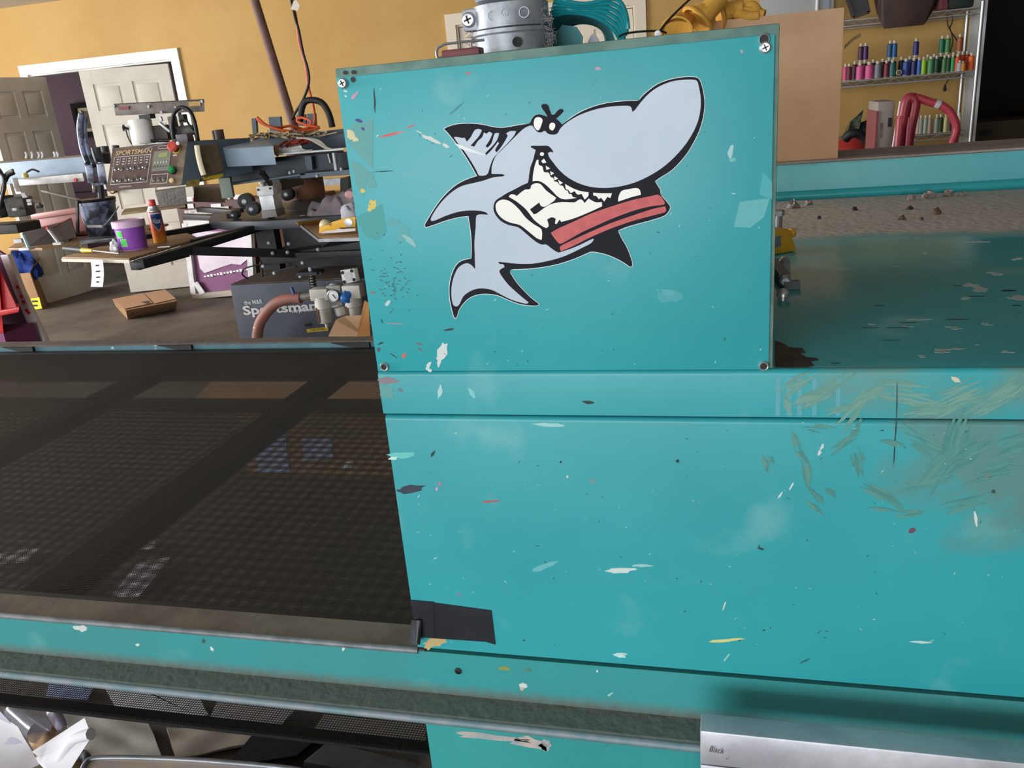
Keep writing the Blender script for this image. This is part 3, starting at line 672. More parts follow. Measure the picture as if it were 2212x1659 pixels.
for i in range(90):
    a = rl.gauss(.1, .35) if i < 50 else rl.gauss(3.6, .3)
    p = c0 + Vector((math.cos(a)*.047, -abs(math.sin(a))*.012-.012, rl.uniform(.002, .05)))
    q = [p + Vector((rl.uniform(-.008,.008), rl.uniform(-.005,.005), rl.uniform(-.007,.007))) for _ in range(3)]
    o.tube([p]+q, .00035, n=4, k=2)
tag(o.build('lint', lint, pc), kind='stuff')
# red staple-like clip left of the conduit
sc = thing('spring_clip', 'small dark red and chrome spring clip lying left of the conduit', 'clip', P(985, 117, .96))
a0 = P(948, 116, .96); a0.z = TZ
MB().box(a0.x+.006, a0.x+.050, .950, .972, TZ, TZ+.010).build('body', mat('dark red paint', '#6d2229', .5), sc, bevel=.002)
MB().tube([(a0.x, .955, TZ+.002), (a0.x-.001, .955, TZ+.010), (a0.x+.010, .955, TZ+.0165), (a0.x+.055, .957, TZ+.0165)], .0016, n=6, k=2).build('wire_lever', M_steel, sc, smooth=60)
MB().tube([(a0.x, .955, TZ+.002), (a0.x+.006, .955, TZ+.0035), (a0.x+.010, .955, TZ+.002)], .0015, n=6, k=2).build('spring', M_steel, sc, smooth=60)
# teal mesh cap
cap = thing('mesh_cap', 'teal mesh strap cap with white lining between conduit and gloves', 'cap', P(1250, 85, 1.1))
def dome(s, t):
    a = math.pi*(0.02 + 0.96*s); r = .048 - .010*t
    p = P(1246, 92, 1.06 + .09*t); 
    return Vector((p.x - math.cos(a)*r*1.05 - .004 + .012*math.sin(a)*t, 1.06 + .09*t, TZ + math.sin(a)*(.038+.010*s-.006*t)*(1 - .05*math.cos(3*a))))
MB().grid(dome, 22, 10, .0014).build('crown_mesh', mat('teal mesh fabric', '#2d8f98', .7, col2='#237c86', scale=90, bump=.6, bscale=260), cap, smooth=70)
def band(s, t):
    a = math.pi*(0.30 + 0.70*s); r = .050
    return Vector((P(1246, 92, 1.055).x - math.cos(a)*r*1.05 + .006*t, 1.052 - .006*t, TZ + math.sin(a)*(.049) + .006*t*math.sin(a*3)))
for k in range(6):
    pts = [band(i/9, k/3) + Vector((0, 0, .0035*k-.009*math.sin(math.pi*i/9))) for i in range(10)]
    pts[-1].z = max(pts[-1].z, TZ+.003)
    MB().tube(pts, .0028, n=6, k=3).build('strap', mat('teal satin', '#1f8d97', .35), cap, smooth=60)
MB().prism([(P(1186,90,1.10).x, 1.10, TZ), (P(1255,90,1.10).x, 1.10, TZ), (P(1258,70,1.10).x, 1.10, TZ+.018), (P(1245,60,1.10).x, 1.10, TZ+.030), (P(1215,60,1.10).x, 1.10, TZ+.034), (P(1190,80,1.1).x, 1.10, TZ+.02)], (0,.004,0)).build('front_panel', mat('pale teal mesh', '#6fb6bb', .8, bump=.5, bscale=300), cap)
MB().grid(lambda s, t: Vector((P(1262+40*s, 90, 1.13).x, 1.13, TZ + (.022*math.sin(math.pi*s))*t)), 8, 3, .003).build('lining', M_paper, cap, smooth=60)
# black cable across the cabinet edge
tag(MB().tube([P(1336,80,1.0)*1, P(1350,73,1.0), P(1385,68,1.0), P(1425,67,1.0), P(1440,72,1.0)], .0013, n=6).tube([P(1418,78,.99), P(1440,48,1.1), P(1465,22,1.25), P(1500,-10,1.4), P(1560,-60,1.6)], .0015, n=6).build('black_cable', M_blackrub, smooth=60), 'thin black cable rising from the cabinet top edge beside the gloves', 'cable')
tag(MB().lathe(P(1421, 73, .985), [(.0035,0),(.0035,.003),(.001,.004)], n=12, axis=(0,-1,0)).build('cable_button', M_paper, smooth=40), 'tiny white cable stop at the cabinet top edge', 'cable clip')
# cardboard box on the rear duct
cb = thing('cardboard_box', 'tall plain brown cardboard box standing on the dusty rear duct', 'box', (0.09, 2.42, 1.2475))
bx0, bx1, by0, by1, bz0, bz1 = -0.115, 0.281, 2.305, 2.52, 1.2475, 1.598
MB().box(bx0, bx1, by0, by0+.005, bz0, bz1).build('front_side', M_card, cb)
MB().box(bx0, bx1, by1-.005, by1, bz0, bz1).build('back_side', M_card, cb)
MB().box(bx0, bx0+.005, by0+.005, by1-.005, bz0, bz1).box(bx1-.005, bx1, by0+.005, by1-.005, bz0, bz1).build('end_sides', M_card, cb)
MB().box(bx0+.005, bx1-.005, by0+.005, by1-.005, bz1-.006, bz1-.001).build('top', M_card, cb)
tag(MB().box(.274, .292, 2.50, 2.504, 1.50, 1.548).build('white_card', M_paper, cb), 'white card at the corner')
pt = [P(1826, 95, 2.47), P(1838, 86, 2.47), P(1850, 76, 2.47), P(1861, 73, 2.47)]
MB().grid(lambda s, t: (P(1824+36*s, 99-27*s-4*math.sin(3*s)+8*t, 2.50-.02*s)), 8, 2, .0008).build('torn_tape', mat('masking tape', '#a58c62', .8), cb, smooth=60)
# yellow leather gloves
M_glove = mat('yellow leather', '#e3ad4c', .75, col2='#d09a3c', scale=16, bump=.5, bscale=30, flecks='#6f4a22', fscale=26, fth=.70)
M_glove_in = mat('glove inside', '#8a5524', .9)
def glove(lbl, base, cuff, fingers, rad=.03):
    g = thing('leather_glove', lbl, 'glove', base, 'yellow leather work gloves')
    c = [Vector(x) for x in cuff]; n = len(c)
    MB().tube(c, (rad*1.25, rad*.95), n=16, k=5, flat=.6).build('palm', M_glove, g, smooth=60)
    for f in fingers: MB().tube(f, (.014, .010), n=10, k=4).build('finger', M_glove, g, smooth=60)
    d = (c[0]-c[1]).normalized()
    MB().lathe(c[0]+d*.001, [(rad*1.22,0),(rad*1.34,.004),(rad*1.34,.010),(rad*1.15,.010),(rad*.9,-.02)], n=18, axis=d, cap=False).build('cuff_hem', M_glove, g, smooth=60)
    return g
G = lambda u, v, y: P(u, v, y)
glove('yellow leather glove hanging cuff down over the cardboard box corner', G(1510,58,2.27), [G(1512,42,2.25), G(1530,22,2.26), G(1552,2,2.28)], [[G(1552,4,2.28), G(1572,-14,2.28), G(1590,-24,2.3)], [G(1548,0,2.27), G(1555,-20,2.27), G(1565,-34,2.28)], [G(1540,6,2.27), G(1538,-12,2.27), G(1540,-28,2.28)]], .036)
glove('yellow leather glove lying flat along the cardboard box top', G(1600,30,2.32), [G(1555,30,2.33), G(1580,22,2.34), G(1605,16,2.34)], [[G(1605,18,2.34), G(1625,12,2.33), G(1640,26,2.31)], [G(1600,14,2.34), G(1618,2,2.34), G(1632,4,2.34)], [G(1600,24,2.33), G(1625,26,2.32), G(1652,30,2.31)], [G(1590,28,2.32), G(1615,34,2.31), G(1640,33,2.305)]], .034)
g3 = glove('yellow glove with pale cuff rim lying behind the cabinet edge', G(1462,60,2.2), [G(1462,66,2.2), G(1466,50,2.24), G(1478,38,2.28)], [[G(1478,42,2.27), G(1492,34,2.27), G(1505,30,2.28)], [G(1470,44,2.26), G(1470,32,2.27), G(1480,24,2.28)]], .03)
# hardware on the hood top, right of the cabinet
HZ = 1.1538
yp = thing('yellow_plug', 'yellow plastic plug with nipple end lying on dark hood top', 'plug', PZ(1690, 545, HZ))
q0 = PZ(1668, 552, HZ); q1 = PZ(1712, 540, HZ)
mid = (q0+q1)/2; d = (q1-q0).normalized(); sd = Vector((-d.y, d.x, 0))
MB().hexa([q0-sd*.002, q1-sd*.012, q1+sd*.045, q0+sd*.05, q0+Vector((0,0,.045)), q1+Vector((-.006,0,.040)), q1+sd*.045+Vector((0,0,.040)), q0+sd*.05+Vector((0,0,.048))]).build('housing', M_yel, yp, bevel=.006)
nz = q1 + sd*.02 + Vector((0,0,.026))
MB().lathe(nz, [(.010,0),(.010,.006),(.006,.009),(.006,.018),(.009,.020),(.009,.026),(.005,.030)], n=16, axis=d).build('nipple', M_yel, yp, smooth=40)
MB().obox(q0+d*.012+Vector((0,-.004,.024)), d, sd, (0,0,1), .010, .002, .009).build('metal_insert', M_steel, yp)
def bolt(u, v, lbl, L=.02, r=.009):
    b = PZ(u, v, HZ); t = thing('hex_bolt', lbl, 'bolt', b)
    MB().lathe(b, [(r*.7,0),(r*.7,L)], n=14).build('shank', M_steel, t, smooth=40)
    MB().lathe(b+Vector((0,0,L)), [(r,0),(r,r*.8),(r*.8,r)], n=6).build('head', M_steel, t)
bolt(1681, 497, 'bright hex bolt head on the dusty hood beside the cabinet', .03, .012)
la = thing('latch_bolt', 'rusty toggle latch with threaded rod lying on hood beside cabinet', 'latch', PZ(1692, 600, HZ))
a0, a1 = PZ(1694, 575, HZ), PZ(1696, 622, HZ); up = Vector((0,0,.012))
MB().cyl(a0+up, a1+up, .006, n=12).build('rod', M_steel, la, smooth=40)
for k in range(12):
    p = a0.lerp(a1, .15+k*.06)+up; MB().lathe(p, [(.0075,0),(.0082,.001),(.0075,.002)], n=12, axis=(a1-a0)).build('thread', M_steel, la)
MB().lathe(a1+up, [(.009,0),(.009,.010),(.006,.012)], n=6, axis=(a1-a0)).build('nut', M_steel, la)
MB().rbox(a1+Vector((.008,-.006,.006)), .012, .006, .006, .2).build('bracket', mat('sooty steel', '#6f7175', .6, .3), la)
bb = PZ(1691, 648, HZ)
MB().lathe(bb, [(.006,0),(.006,.005),(.009,.006),(.009,.011),(.006,.015),(.0015,.017)], n=18).build('dome_nut', M_chrome, la, smooth=40)
MB().rbox(PZ(1680, 600, HZ)+Vector((0,0,.010)), .008, .06, .010, .1).build('hinge_leaf', MATS['sooty steel'], la)
# lint clumps on the dusty rear of the hood
for i, (u, v, s, colr) in enumerate([(1713,447,.030,0),(1747,440,.020,0),(1968,430,.022,0),(2005,425,.030,0),(2048,421,.026,0),(1846,452,.014,1),(1965,450,.014,1),(2022,460,.022,2),(1948,472,.014,2),(1990,472,.010,2),(2078,420,.018,0),(1770,470,.010,1)]):
    p = PZ(u, v+3, 1.1531)
    LB = ['grey fluffy lint clump on the dusty hood, leftmost below the round moulding','grey lint clump second from left along the round moulding','small grey lint clump near the middle of the hood dust','largest grey lint clump standing against the round moulding','grey lint clump right of the largest one by the moulding','black crumb on the dusty hood right of the leftmost lint','black crumb on the hood dust near the middle','largest brown crumb on the hood dust toward the right','brown crumb on the hood dust nearest the dust edge','tiny brown crumb between two other crumbs on the hood','grey lint clump farthest right along the moulding','small black crumb near the cabinet on the hood dust']
    tag(MB().blob(p, s*.42, s*.34, s*.34, seed=i, amp=.6, nu=14, nv=8).build('lint_clump', [mat('lint clump', '#9a8f88', .98, bump=1, bscale=200), mat('black crumb', '#3a3634', .9), mat('brown crumb', '#66503f', .95)][colr], smooth=70),
        LB[i], 'debris', ['lint clumps on the hood', 'black crumbs on the hood', 'brown crumbs on the hood'][colr])
# streaks of paint on hood top
o = MB(); o2 = MB(); rs = random.Random(11)
for (u, v, L, w) in [(1985,690,40,7),(2065,708,38,6),(2110,620,60,14),(2150,590,40,8),(2190,640,50,14),(2090,645,26,6),(2000,548,14,4),(2100,523,34,3),(2125,523,26,3),(1960,705,20,4),(2045,757,60,9),(1880,700,22,4),(2200,560,30,6),(2130,700,26,4),(1990,770,20,4),(2180,760,30,5)]:
    for k in range(3):
        uu, vv = u+rs.uniform(-L*.4, L*.4), v+rs.uniform(-w*.5, w*.5); q = [PZ(uu+math.cos(t*.52)*L*.4*rs.uniform(.3,1), vv+math.sin(t*.52)*w*.34*rs.uniform(.2,1), HZ-.0003) for t in range(12)]
        o.prism(q, (0,0,.0003+.00002*k))
for (u, v, L, w) in [(1880,708,50,3),(1940,708,60,3),(1960,697,50,4),(2110,640,46,5),(2180,628,40,10),(2080,617,60,4),(1805,785,26,4),(2195,660,26,6),(1925,735,40,3),(2065,690,60,5),(1900,660,24,3)]:
    q = [PZ(u+math.cos(t*.8)*L*.5*rs.uniform(.7,1), v+math.sin(t*.8)*w*.22*rs.uniform(.4,1), HZ-.0003) for t in range(8)]
    o2.prism(q, (0,0,.0003))
tag(o.build('paint_streaks', mat('white streaks', '#b9c6c6', .6), dryer), kind='stuff'); tag(o2.build('paint_streaks', mat('black streaks', '#1c2b30', .6), dryer), kind='stuff')
gp = [(150,1235),(230,1262),(290,1300),(340,1305),(420,1310),(455,1362),(395,1352),(450,1395),(560,1408),(580,1425),(500,1440),(535,1480),(470,1495),(300,1500),(152,1496)]
tag(MB().prism([PZ(1640+x/4.485, 460+y/4.485, HZ-.0003) for x, y in gp], (0,0,.0002)).build('grease_smear', mat('dark grease', '#3d362f', .7, col2='#57504a', scale=40), dryer), 'dark grease smear')
# aluminium screen frame leaning against the dryer front
af = thing('print_screen', 'bare silver aluminium screen frame propped against the dryer front', 'screen frame', (0.25, .80, 0.0))
M_alu = mat('scuffed aluminium', '#c3c4cb', .42, .35, col2='#a3a4ac', scale=6, bump=.08, bscale=60, flecks='#5a5a60', fscale=55, fth=.72)
fx0, fx1, zt, zb = -0.0265, .62, .742, .02
def leanY(z): return .80 - (zt - z)*.16
def abar(x0, x1, z0, z1):
    return MB().hexa([(x0,leanY(z0),z0),(x1,leanY(z0),z0),(x1,leanY(z0)+.036,z0-.004),(x0,leanY(z0)+.036,z0-.004),(x0,leanY(z1),z1),(x1,leanY(z1),z1),(x1,leanY(z1)+.038,z1-.006),(x0,leanY(z1)+.038,z1-.006)])
abar(fx0, fx1, zt-.043, zt).build('top_bar', M_alu, af, bevel=.003)
abar(fx0, fx0+.043, zb+.043, zt-.0435).build('side_bar', M_alu, af, bevel=.003)
abar(fx1-.043, fx1, zb+.043, zt-.0435).build('side_bar', M_alu, af, bevel=.003)
abar(fx0, fx1, zb, zb+.0425).build('bottom_bar', M_alu, af, bevel=.003)
text('Black', af, mat('grey marker', '#4a4a52', .7), (fx0+.010, leanY(zt-.024)-.001, zt-.024), (1,0,-.1), (0,.16,1), .0075, width=.017, shear=.3, thick=.0008)
# ------------------------------------------------------------------ the carousel screen press
PCN = Vector((-2.12, 4.15, 0))
press = thing('screen_printing_press', 'grey blue and black carousel screen printing press with brown control panel', 'printing press', PCN)
M_navy = mat('dark navy enamel', '#454e5d', .5, col2='#3a4250', scale=5, flecks='#8f98a4', fscale=26, fth=.70)
M_blue = mat('grey blue enamel', '#a3b7ca', .45, col2='#95aac0', scale=5, flecks='#dfe6ec', fscale=16, fth=.71)
M_bluegrey = mat('slate blue enamel', '#51616f', .5, col2='#475663', scale=6)
M_dkblue = mat('dark blue enamel', '#2e3842', .5)  # the beam skirt's own dark blue
M_rust = mat('rusty iron', '#7a4f35', .8, col2='#4e3a2e', scale=10, bump=.5, bscale=40)
M_grime = mat('ink stained steel', '#7a7069', .6, col2='#5a524c', scale=14, flecks='#d6cfc6', fscale=30, fth=.69)
M_brown = mat('brown panel face', '#6a5550', .55, col2='#85705f', scale=9, lo=.46, hi=.66)
M_inkblue = mat('ink blotched plastic', '#30343f', .35, col2='#7d88a3', scale=12, lo=.44, hi=.54)
# base cabinet
bx0, bx1, by0, by1, bt = -2.447, -1.60, 3.70, 4.62, .684
base = MB().hexa([(bx0,by0,0),(bx1,by0+.05,0),(bx1,by1,0),(bx0,by1,0),(bx0,by0,bt-.005),(bx1,by0+.05,bt),(bx1,by1,bt),(bx0,by1,bt-.005)]).build('base_cabinet', M_navy, press, bevel=.004)
MB().hexa([(bx0+.004,by0+.006,bt-.004),(bx1,by0+.056,bt+.001),(bx1,by1,bt+.001),(bx0+.004,by1,bt-.004),(bx0+.004,by0+.006,bt),(bx1,by0+.056,bt+.005),(bx1,by1,bt+.005),(bx0+.004,by1,bt)]).build('dusty_top', mat('dust brown top', '#6b5a4b', .9, col2='#554739', scale=5), press)
bn = lambda u, v: P(u, v, by0 + .05*max(0, (P(u, v, by0).x-bx0)/(bx1-bx0)) - .002)
M_ltr = mat('white lettering', '#dfe0e2', .6)
M_ltro = mat('worn amber lettering', '#d9bf8e', .6)
q = bn(528, 658); text('the M&R', base, M_ltr, q, bn(570, 655)-q, (0,0,1), .021, bold=.01, width=(bn(568,656)-q).length)
q = bn(527, 680); text('Sportsman', base, M_ltr, q, bn(688, 669)-q, (0,0,1), .046, bold=.03, width=(bn(686,668)-q).length)
q = bn(632, 676); text('mrprint.com', base, M_ltr, q, bn(695, 669)-q, (0,0,1), .017, bold=.015, width=(bn(692,671)-q).length)
wl = MB().prism([bn(663,711), bn(664,718), bn(710,714), bn(710,706)], (0,-.003,0)).build('warning_label', mat('yellow label', '#dcbf33', .5), base)
text('! CAUTION !', wl, M_black, bn(670,716)+Vector((0,-.004,0)), bn(705,712)-bn(670,716), (0,0,1), .012, width=(bn(705,712)-bn(670,716)).length)
MB().prism([bn(658,700), bn(672,698), bn(673,704), bn(660,706)], (0,-.002,0)).build('smudge', M_blackrub, base)
# centre: rusty column, drum, turntable ring plate
MB().lathe(PCN, [(.10,.68),(.10,.72),(.22,.74),(.22,.80),(.08,.82)], n=28).build('bearing_drum', M_black, press, smooth=40)
MB().lathe(P(665, 415, 4.35)*Vector((1,1,0)) if False else Vector((P(665,415,4.35).x, 4.35, 0)), [(.095,.70),(.095,1.15),(.085,1.17),(.085,1.32)], n=28).build('centre_column', M_rust, press, smooth=40)
MB().lathe(Vector((P(680,465,4.35).x, 4.35, 0)), [(.15,.93),(.17,.96),(.17,.985),(.10,1.03)], n=28).build('column_skirt', mat('dark grey casting', '#3e3a37', .5), press, smooth=40)
# ring plate: many-sided dark plate seen nearly edge on
ring = []
RPC = Vector((-2.17, 4.24, 0))
for i in range(16):
    a = 2*math.pi*i/16 + .2; ring.append((RPC.x+.62*math.cos(a), RPC.y+.46*math.sin(a), .938))
MB().prism(ring, (0,0,.045)).build('ring_plate', mat('slate black enamel', '#40464f', .45, col2='#343a42', scale=4), press, bevel=.004)
for k in range(9):
    a = k*.7+.3; c = RPC + Vector((.5*math.cos(a), .35*math.sin(a), .983))
    MB().rbox(c, .03, .02, .02, a).build('clevis', M_black, press, bevel=.004)
# arms to the platens
def arm(ang, L0, L1, plate_len, plate_w, lean=0.0, board=True, lblmat=None):
    d = Vector((math.cos(ang), math.sin(ang), 0)); s = Vector((-d.y, d.x, 0)); o = RPC
    MB().bar(o+d*L0+Vector((0,0,.935)), o+d*L1+Vector((0,0,.915)), .05, .04).build('platen_arm', M_black, press)
    MB().bar(o+d*(L0-.05)+Vector((0,0,.80)), o+d*(L1-.25)+Vector((0,0,.895)), .04, .05).build('arm_brace', M_black, press)
    if board:
        a0 = o+d*(L1-.28)
        t = .012; z = .946
        e = a0+d*plate_len
        MB().prism([Vector((a0.x,a0.y,z))-s*plate_w*.30, Vector((a0.x,a0.y,z))-s*plate_w*.5+d*.10, Vector((e.x,e.y,z))-s*plate_w*.5, Vector((e.x,e.y,z))+s*plate_w*.5, Vector((a0.x,a0.y,z))+s*plate_w*.5+d*.10, Vector((a0.x,a0.y,z))+s*plate_w*.30], (0,0,t)).build('platen', lblmat or mat('worn plywood', '#a9855f', .6, col2='#93704d', scale=12, stretch=(1,6,1)), press, bevel=.002)
        MB().bar(o+d*(L1-.28)+Vector((0,0,.925)), e-d*.08+Vector((0,0,.925)), .12, .03).build('platen_bracket', M_black, press)
# near platen (purple tub stands here): outline taken on its own height
pz = .944
M_ply = mat('worn plywood', '#a9855f', .6, col2='#93704d', scale=12, stretch=(1,6,1))
M_plyedge = mat('pale board edge', '#c9bfae', .5)
npt = [PZ(135,561,pz), PZ(281,564,pz), PZ(430,519,pz), PZ(405,508,pz), PZ(205,540,pz)]
pl = MB().prism(npt, (0,0,.012)).build('platen', M_ply, press, bevel=.002)
MB().bar(PZ(135,563,pz)+Vector((0,-.002,.003)), PZ(281,566,pz)+Vector((0,-.002,.003)), .004, .014).build('board_edge', M_plyedge, pl)
# left platen
lpt = [PZ(18,541,pz), PZ(92,541,pz), PZ(330,505,pz), PZ(310,494,pz), PZ(45,524,pz)]
MB().prism(lpt, (0,0,.012)).build('platen', M_ply, press, bevel=.002)
# right platen (spirit level on it)
rpt = [PZ(690,519,pz), PZ(838,515,pz), PZ(842,470,pz), PZ(640,478,pz)]
pr_ = MB().prism(rpt, (0,0,.012)).build('platen', M_ply, press, bevel=.002)
MB().bar(PZ(640,481,pz)+Vector((0,-.003,.004)), PZ(690,521,pz)+Vector((0,-.003,.004)), .004, .014).bar(PZ(690,521,pz)+Vector((0,-.003,.004)), PZ(838,517,pz)+Vector((0,-.003,.004)), .004, .014).build('board_edge', M_steel, pr_)
# arm members, near arm is a triangle of two bars
def pbar(a, ya, b, yb, w, h, name='arm_bar', m=None): MB().bar(P(*a, ya), P(*b, yb), w, h).build(name, m or M_black, press, bevel=.003)
pbar((300,571), 3.00, (575,486), 3.95, .05, .036)
pbar((290,575), 3.02, (400,546), 3.32, .05, .036)
pbar((395,541), 3.30, (640,548), 3.75, .04, .040)
pbar((395,528), 3.42, (560,490), 3.85, .05, .030)
pbar((300,517), 3.55, (470,487), 4.05, .04, .036)
pbar((560,476), 4.2, (400,467), 4.6, .04, .03)
pbar((430,452), 4.7, (560,462), 4.4, .04, .03)
pbar((600,552), 3.75, (790,545), 3.75, .05, .030)
pbar((700,530), 3.70, (735,508), 3.45, .03, .016)
pbar((620,552), 3.85, (830,520), 3.85, .20, .05)
MB().box(P(560,500,3.9).x, P(600,500,3.9).x, 3.86, 3.92, .72, .93).build('upright_plate', M_black, press)
MB().box(P(610,500,3.9).x, P(680,500,3.9).x+.25, 3.90, 4.00, .72, .93).build('upright_plate', M_black, press)
MB().box(P(562,520,4.4).x, P(612,520,4.4).x, 4.42, 4.44, .70, .92).build('brown_plate', M_rust, press)
# index spring and little hardware under the ring
sp = P(672, 590, 3.62)
o = MB()
for k in range(7): o.lathe(sp+Vector((0,0,-.02-.013*k)), [(.016,0),(.020,.004),(.016,.008)], n=14)
o.build('index_spring', mat('dirty spring steel', '#5c5348', .5, .6), press)
MB().box(sp.x-.06, sp.x+.05, 3.58, 3.66, sp.z-.004, sp.z+.012).build('index_block', M_black, press)
MB().cyl(sp+Vector((0,0,-.12)), sp+Vector((0,0,.03)), .010, n=10).build('index_pin', M_steel, press)
for (u, v) in ((622,545),(625,527),(688,539),(590,547),(655,568),(690,590),(650,597),(594,590),(570,575),(582,525)):
    MB().lathe(P(u, v, 3.62), [(.010,0),(.010,.008),(.005,.012)], n=10, axis=(0,-1,.2)).build('bolt_head', M_steel, press)
pbar((565,594), 3.7, (640,575), 3.7, .012, .010); pbar((567,598), 3.68, (563,565), 3.68, .010, .010)
MB().tube([P(600,570,3.66), P(560,572,3.66), P(530,580,3.66), P(523,592,3.67), P(535,602,3.69)], .004, n=6).build('thin_hose', M_blackrub, press, smooth=60)
# white air cylinder post
wc = [P(555,402,3.80), P(590,400,3.80), P(597,468,3.80), P(566,470,3.80)]
MB().prism([P(553,404,3.80), P(589,400,3.80), P(591,421,3.80), P(556,424,3.80)], (0,.09,0)).build('cylinder_head', M_paint_w, press, bevel=.003)
MB().prism([P(559,424,3.805), P(589,421,3.805), P(595,452,3.805), P(566,455,3.805)], (0,.08,0)).build('cylinder_body', mat('silver extrusion', '#c3c7cb', .4, .3), press, bevel=.003)
MB().prism([P(564,455,3.80), P(595,452,3.80), P(599,468,3.80), P(567,472,3.80)], (0,.09,0)).build('cylinder_foot', mat('grey casting', '#76716d', .6), press, bevel=.002)
for (u, v) in ((558,410),(584,407)): MB().lathe(P(u, v, 3.80), [(.006,0),(.006,.004)], n=10, axis=(0,-1,0)).build('socket_screw', M_black, press)
MB().lathe(P(569,402,3.83), [(.014,-.01),(.014,.012),(.022,.014),(.022,.022)], n=14).build('cylinder_knob', M_steel, press)
# black rollers beside it
for (u, v, y, r) in ((536,433,4.0,.04),(551,449,3.9,.034),(625,418,4.25,.035),(512,462,3.95,.022)):
    c = P(u, v, y); rl_ = MB().lathe(c, [(r*.3,-.001),(r,0),(r,.05),(r*.5,.056)], n=20, axis=(.2,-1,0)).build('guide_roller', M_black, press, smooth=40)
    MB().lathe(c+Vector((.01,-.05,0)), [(r*.35,0),(r*.35,.012),(r*.15,.014)], n=12, axis=(.2,-1,0)).build('roller_pin', M_steel, rl_)
# upper carousel: long blue beams
bm_ = MB().box(P(-60,372,3.66).x, P(182,350,3.66).x, 3.66, 3.76, 1.258, 1.366).build('print_beam', M_blue, press, bevel=.005)
MB().box(P(-60,372,3.66).x, P(182,350,3.66).x, 3.655, 3.77, 1.366, 1.372).build('beam_dust', mat('dusty rust', '#7e6a58', .9), press)
for u in (57, 70, 84, 92, 118, 125):
    MB().tube([P(u, 342, 3.70), P(u+1, 334, 3.70), P(u-2, 328, 3.70)], .006, n=6, k=2).build('beam_clip', M_paint_w, press)
# right hand beam: lit front face and top
MB().hexa([P(492,361,3.45), P(597,356,3.45), P(590,350,3.62), P(488,352,3.62), P(482,322,3.45), P(590,315,3.45), P(580,304,3.62), P(480,306,3.62)]).build('print_beam', M_blue, press, bevel=.004)
MB().bar(P(560,318,3.9), P(800,292,3.9), .12, .085).build('print_beam', M_bluegrey, press, bevel=.004)
MB().hexa([P(596,336,3.5), P(742,324,3.5), P(742,330,3.9), P(600,335,3.9), P(596,332,3.5), P(742,320,3.5), P(742,322,3.9), P(600,326,3.9)]).build('tray_shelf', M_steel, press)
MB().box(P(492,385,3.62).x, P(800,370,3.62).x, 3.62, 3.68, P(600,388,3.62).z, P(600,340,3.62).z).build('beam_skirt', M_dkblue, press)
MB().hexa([P(498,401,3.5), P(660,378,3.5), P(660,376,3.8), P(500,392,3.8), P(498,397,3.5), P(660,374,3.5), P(660,372,3.8), P(500,388,3.8)]).build('skirt_flange', M_bluegrey, press)
MB().bar(P(660,378,3.55), P(800,366,3.55), .10, .02).build('skirt_flange', M_bluegrey, press)
for u in (625, 628): pass
MB().cyl(P(721,330,3.55), P(728,372,3.55), .011, n=14).build('tie_rod', M_steel, press, smooth=40)
MB().cyl(P(709,332,3.6), P(714,352,3.6), .007, n=12).build('tie_rod', M_steel, press, smooth=40)
MB().prism([P(658,338,3.58), P(672,337,3.58), P(675,367,3.58), P(662,368,3.58)], (0,.02,0)).build('gusset', M_bluegrey, press)
pbar((566,372), 3.45, (585,398), 3.55, .02, .02); MB().lathe(P(567,373,3.45), [(.012,0),(.012,.02),(.006,.022)], n=12, axis=(-.6,-1,.2)).build('lever_knob', M_black, press)
pbar((590,398), 3.9, (640,384), 4.1, .09, .07, 'pivot_arm', mat('dark taupe casting', '#4b443f', .6))
for (u, v) in ((627,376),(636,373),(738,368),(686,383)): MB().lathe(P(u, v, 3.5), [(.008,0),(.008,.012),(.003,.014)], n=10).build('bolt_head', M_steel, press)
# uprights seen behind the wires
for (u0, u1, v0, v1) in ((543,552,256,292),(580,605,253,285),(640,658,248,272),(663,680,246,290)):
    MB().prism([P(u0,v0,4.3), P(u1,v0-1,4.3), P(u1+3,v1,4.3), P(u0+3,v1,4.3)], (0,.02,0)).build('top_bracket', M_bluegrey, press)
# ---------------- control box
cf = [P(243,320,3.30), P(406,306,3.36), None, P(229,414,3.20)]
cf[2] = cf[1] + cf[3] - cf[0]     # front face TL TR BR BL
fn = (cf[1]-cf[0]).cross(cf[3]-cf[0]).normalized()
if fn.y > 0: fn = -fn
bk = Vector((.20, .30, .0))
ctl = MB().hexa([cf[3], cf[2], cf[2]+Vector((.20,.26,.02)), cf[3]+Vector((.15,.3,0)), cf[0], cf[1], cf[1]+Vector((.155,.26,-.01)), cf[0]+Vector((.15,.3,0))]).build('control_box', M_bluegrey, press, bevel=.003)
def cp(s, t, lift=.002): # s right, t down on the face
    return cf[0].lerp(cf[1], s).lerp(cf[3].lerp(cf[2], s), t) + fn*lift
def cface(s0, s1, t0, t1, lift, m, name, depth=.002, bevel=0):
    return MB().prism([cp(s0,t0,lift), cp(s1,t0,lift), cp(s1,t1,lift), cp(s0,t1,lift)], fn*depth).build(name, m, ctl, bevel=bevel)
cface(.005, .90, .01, .99, .0002, M_brown, 'face_sheet', .0016)
cface(.90, .995, .01, .99, .0002, mat('grimy edge', '#8c7c66', .7, col2='#5c5148', scale=14), 'face_edge', .0016)
exs = (cp(1,.5)-cp(0,.5)).normalized(); eys = (cp(.5,0)-cp(.5,1)).normalized(); Wc = (cp(1,.5,0)-cp(0,.5,0)).length; Hc = (cp(.5,0,0)-cp(.5,1,0)).length
text('SPORTSMAN', ctl, M_ltro, cp(.06,.19,.0035), exs, eys, Hc*.105, shear=.25, bold=.02, width=Wc*.49)
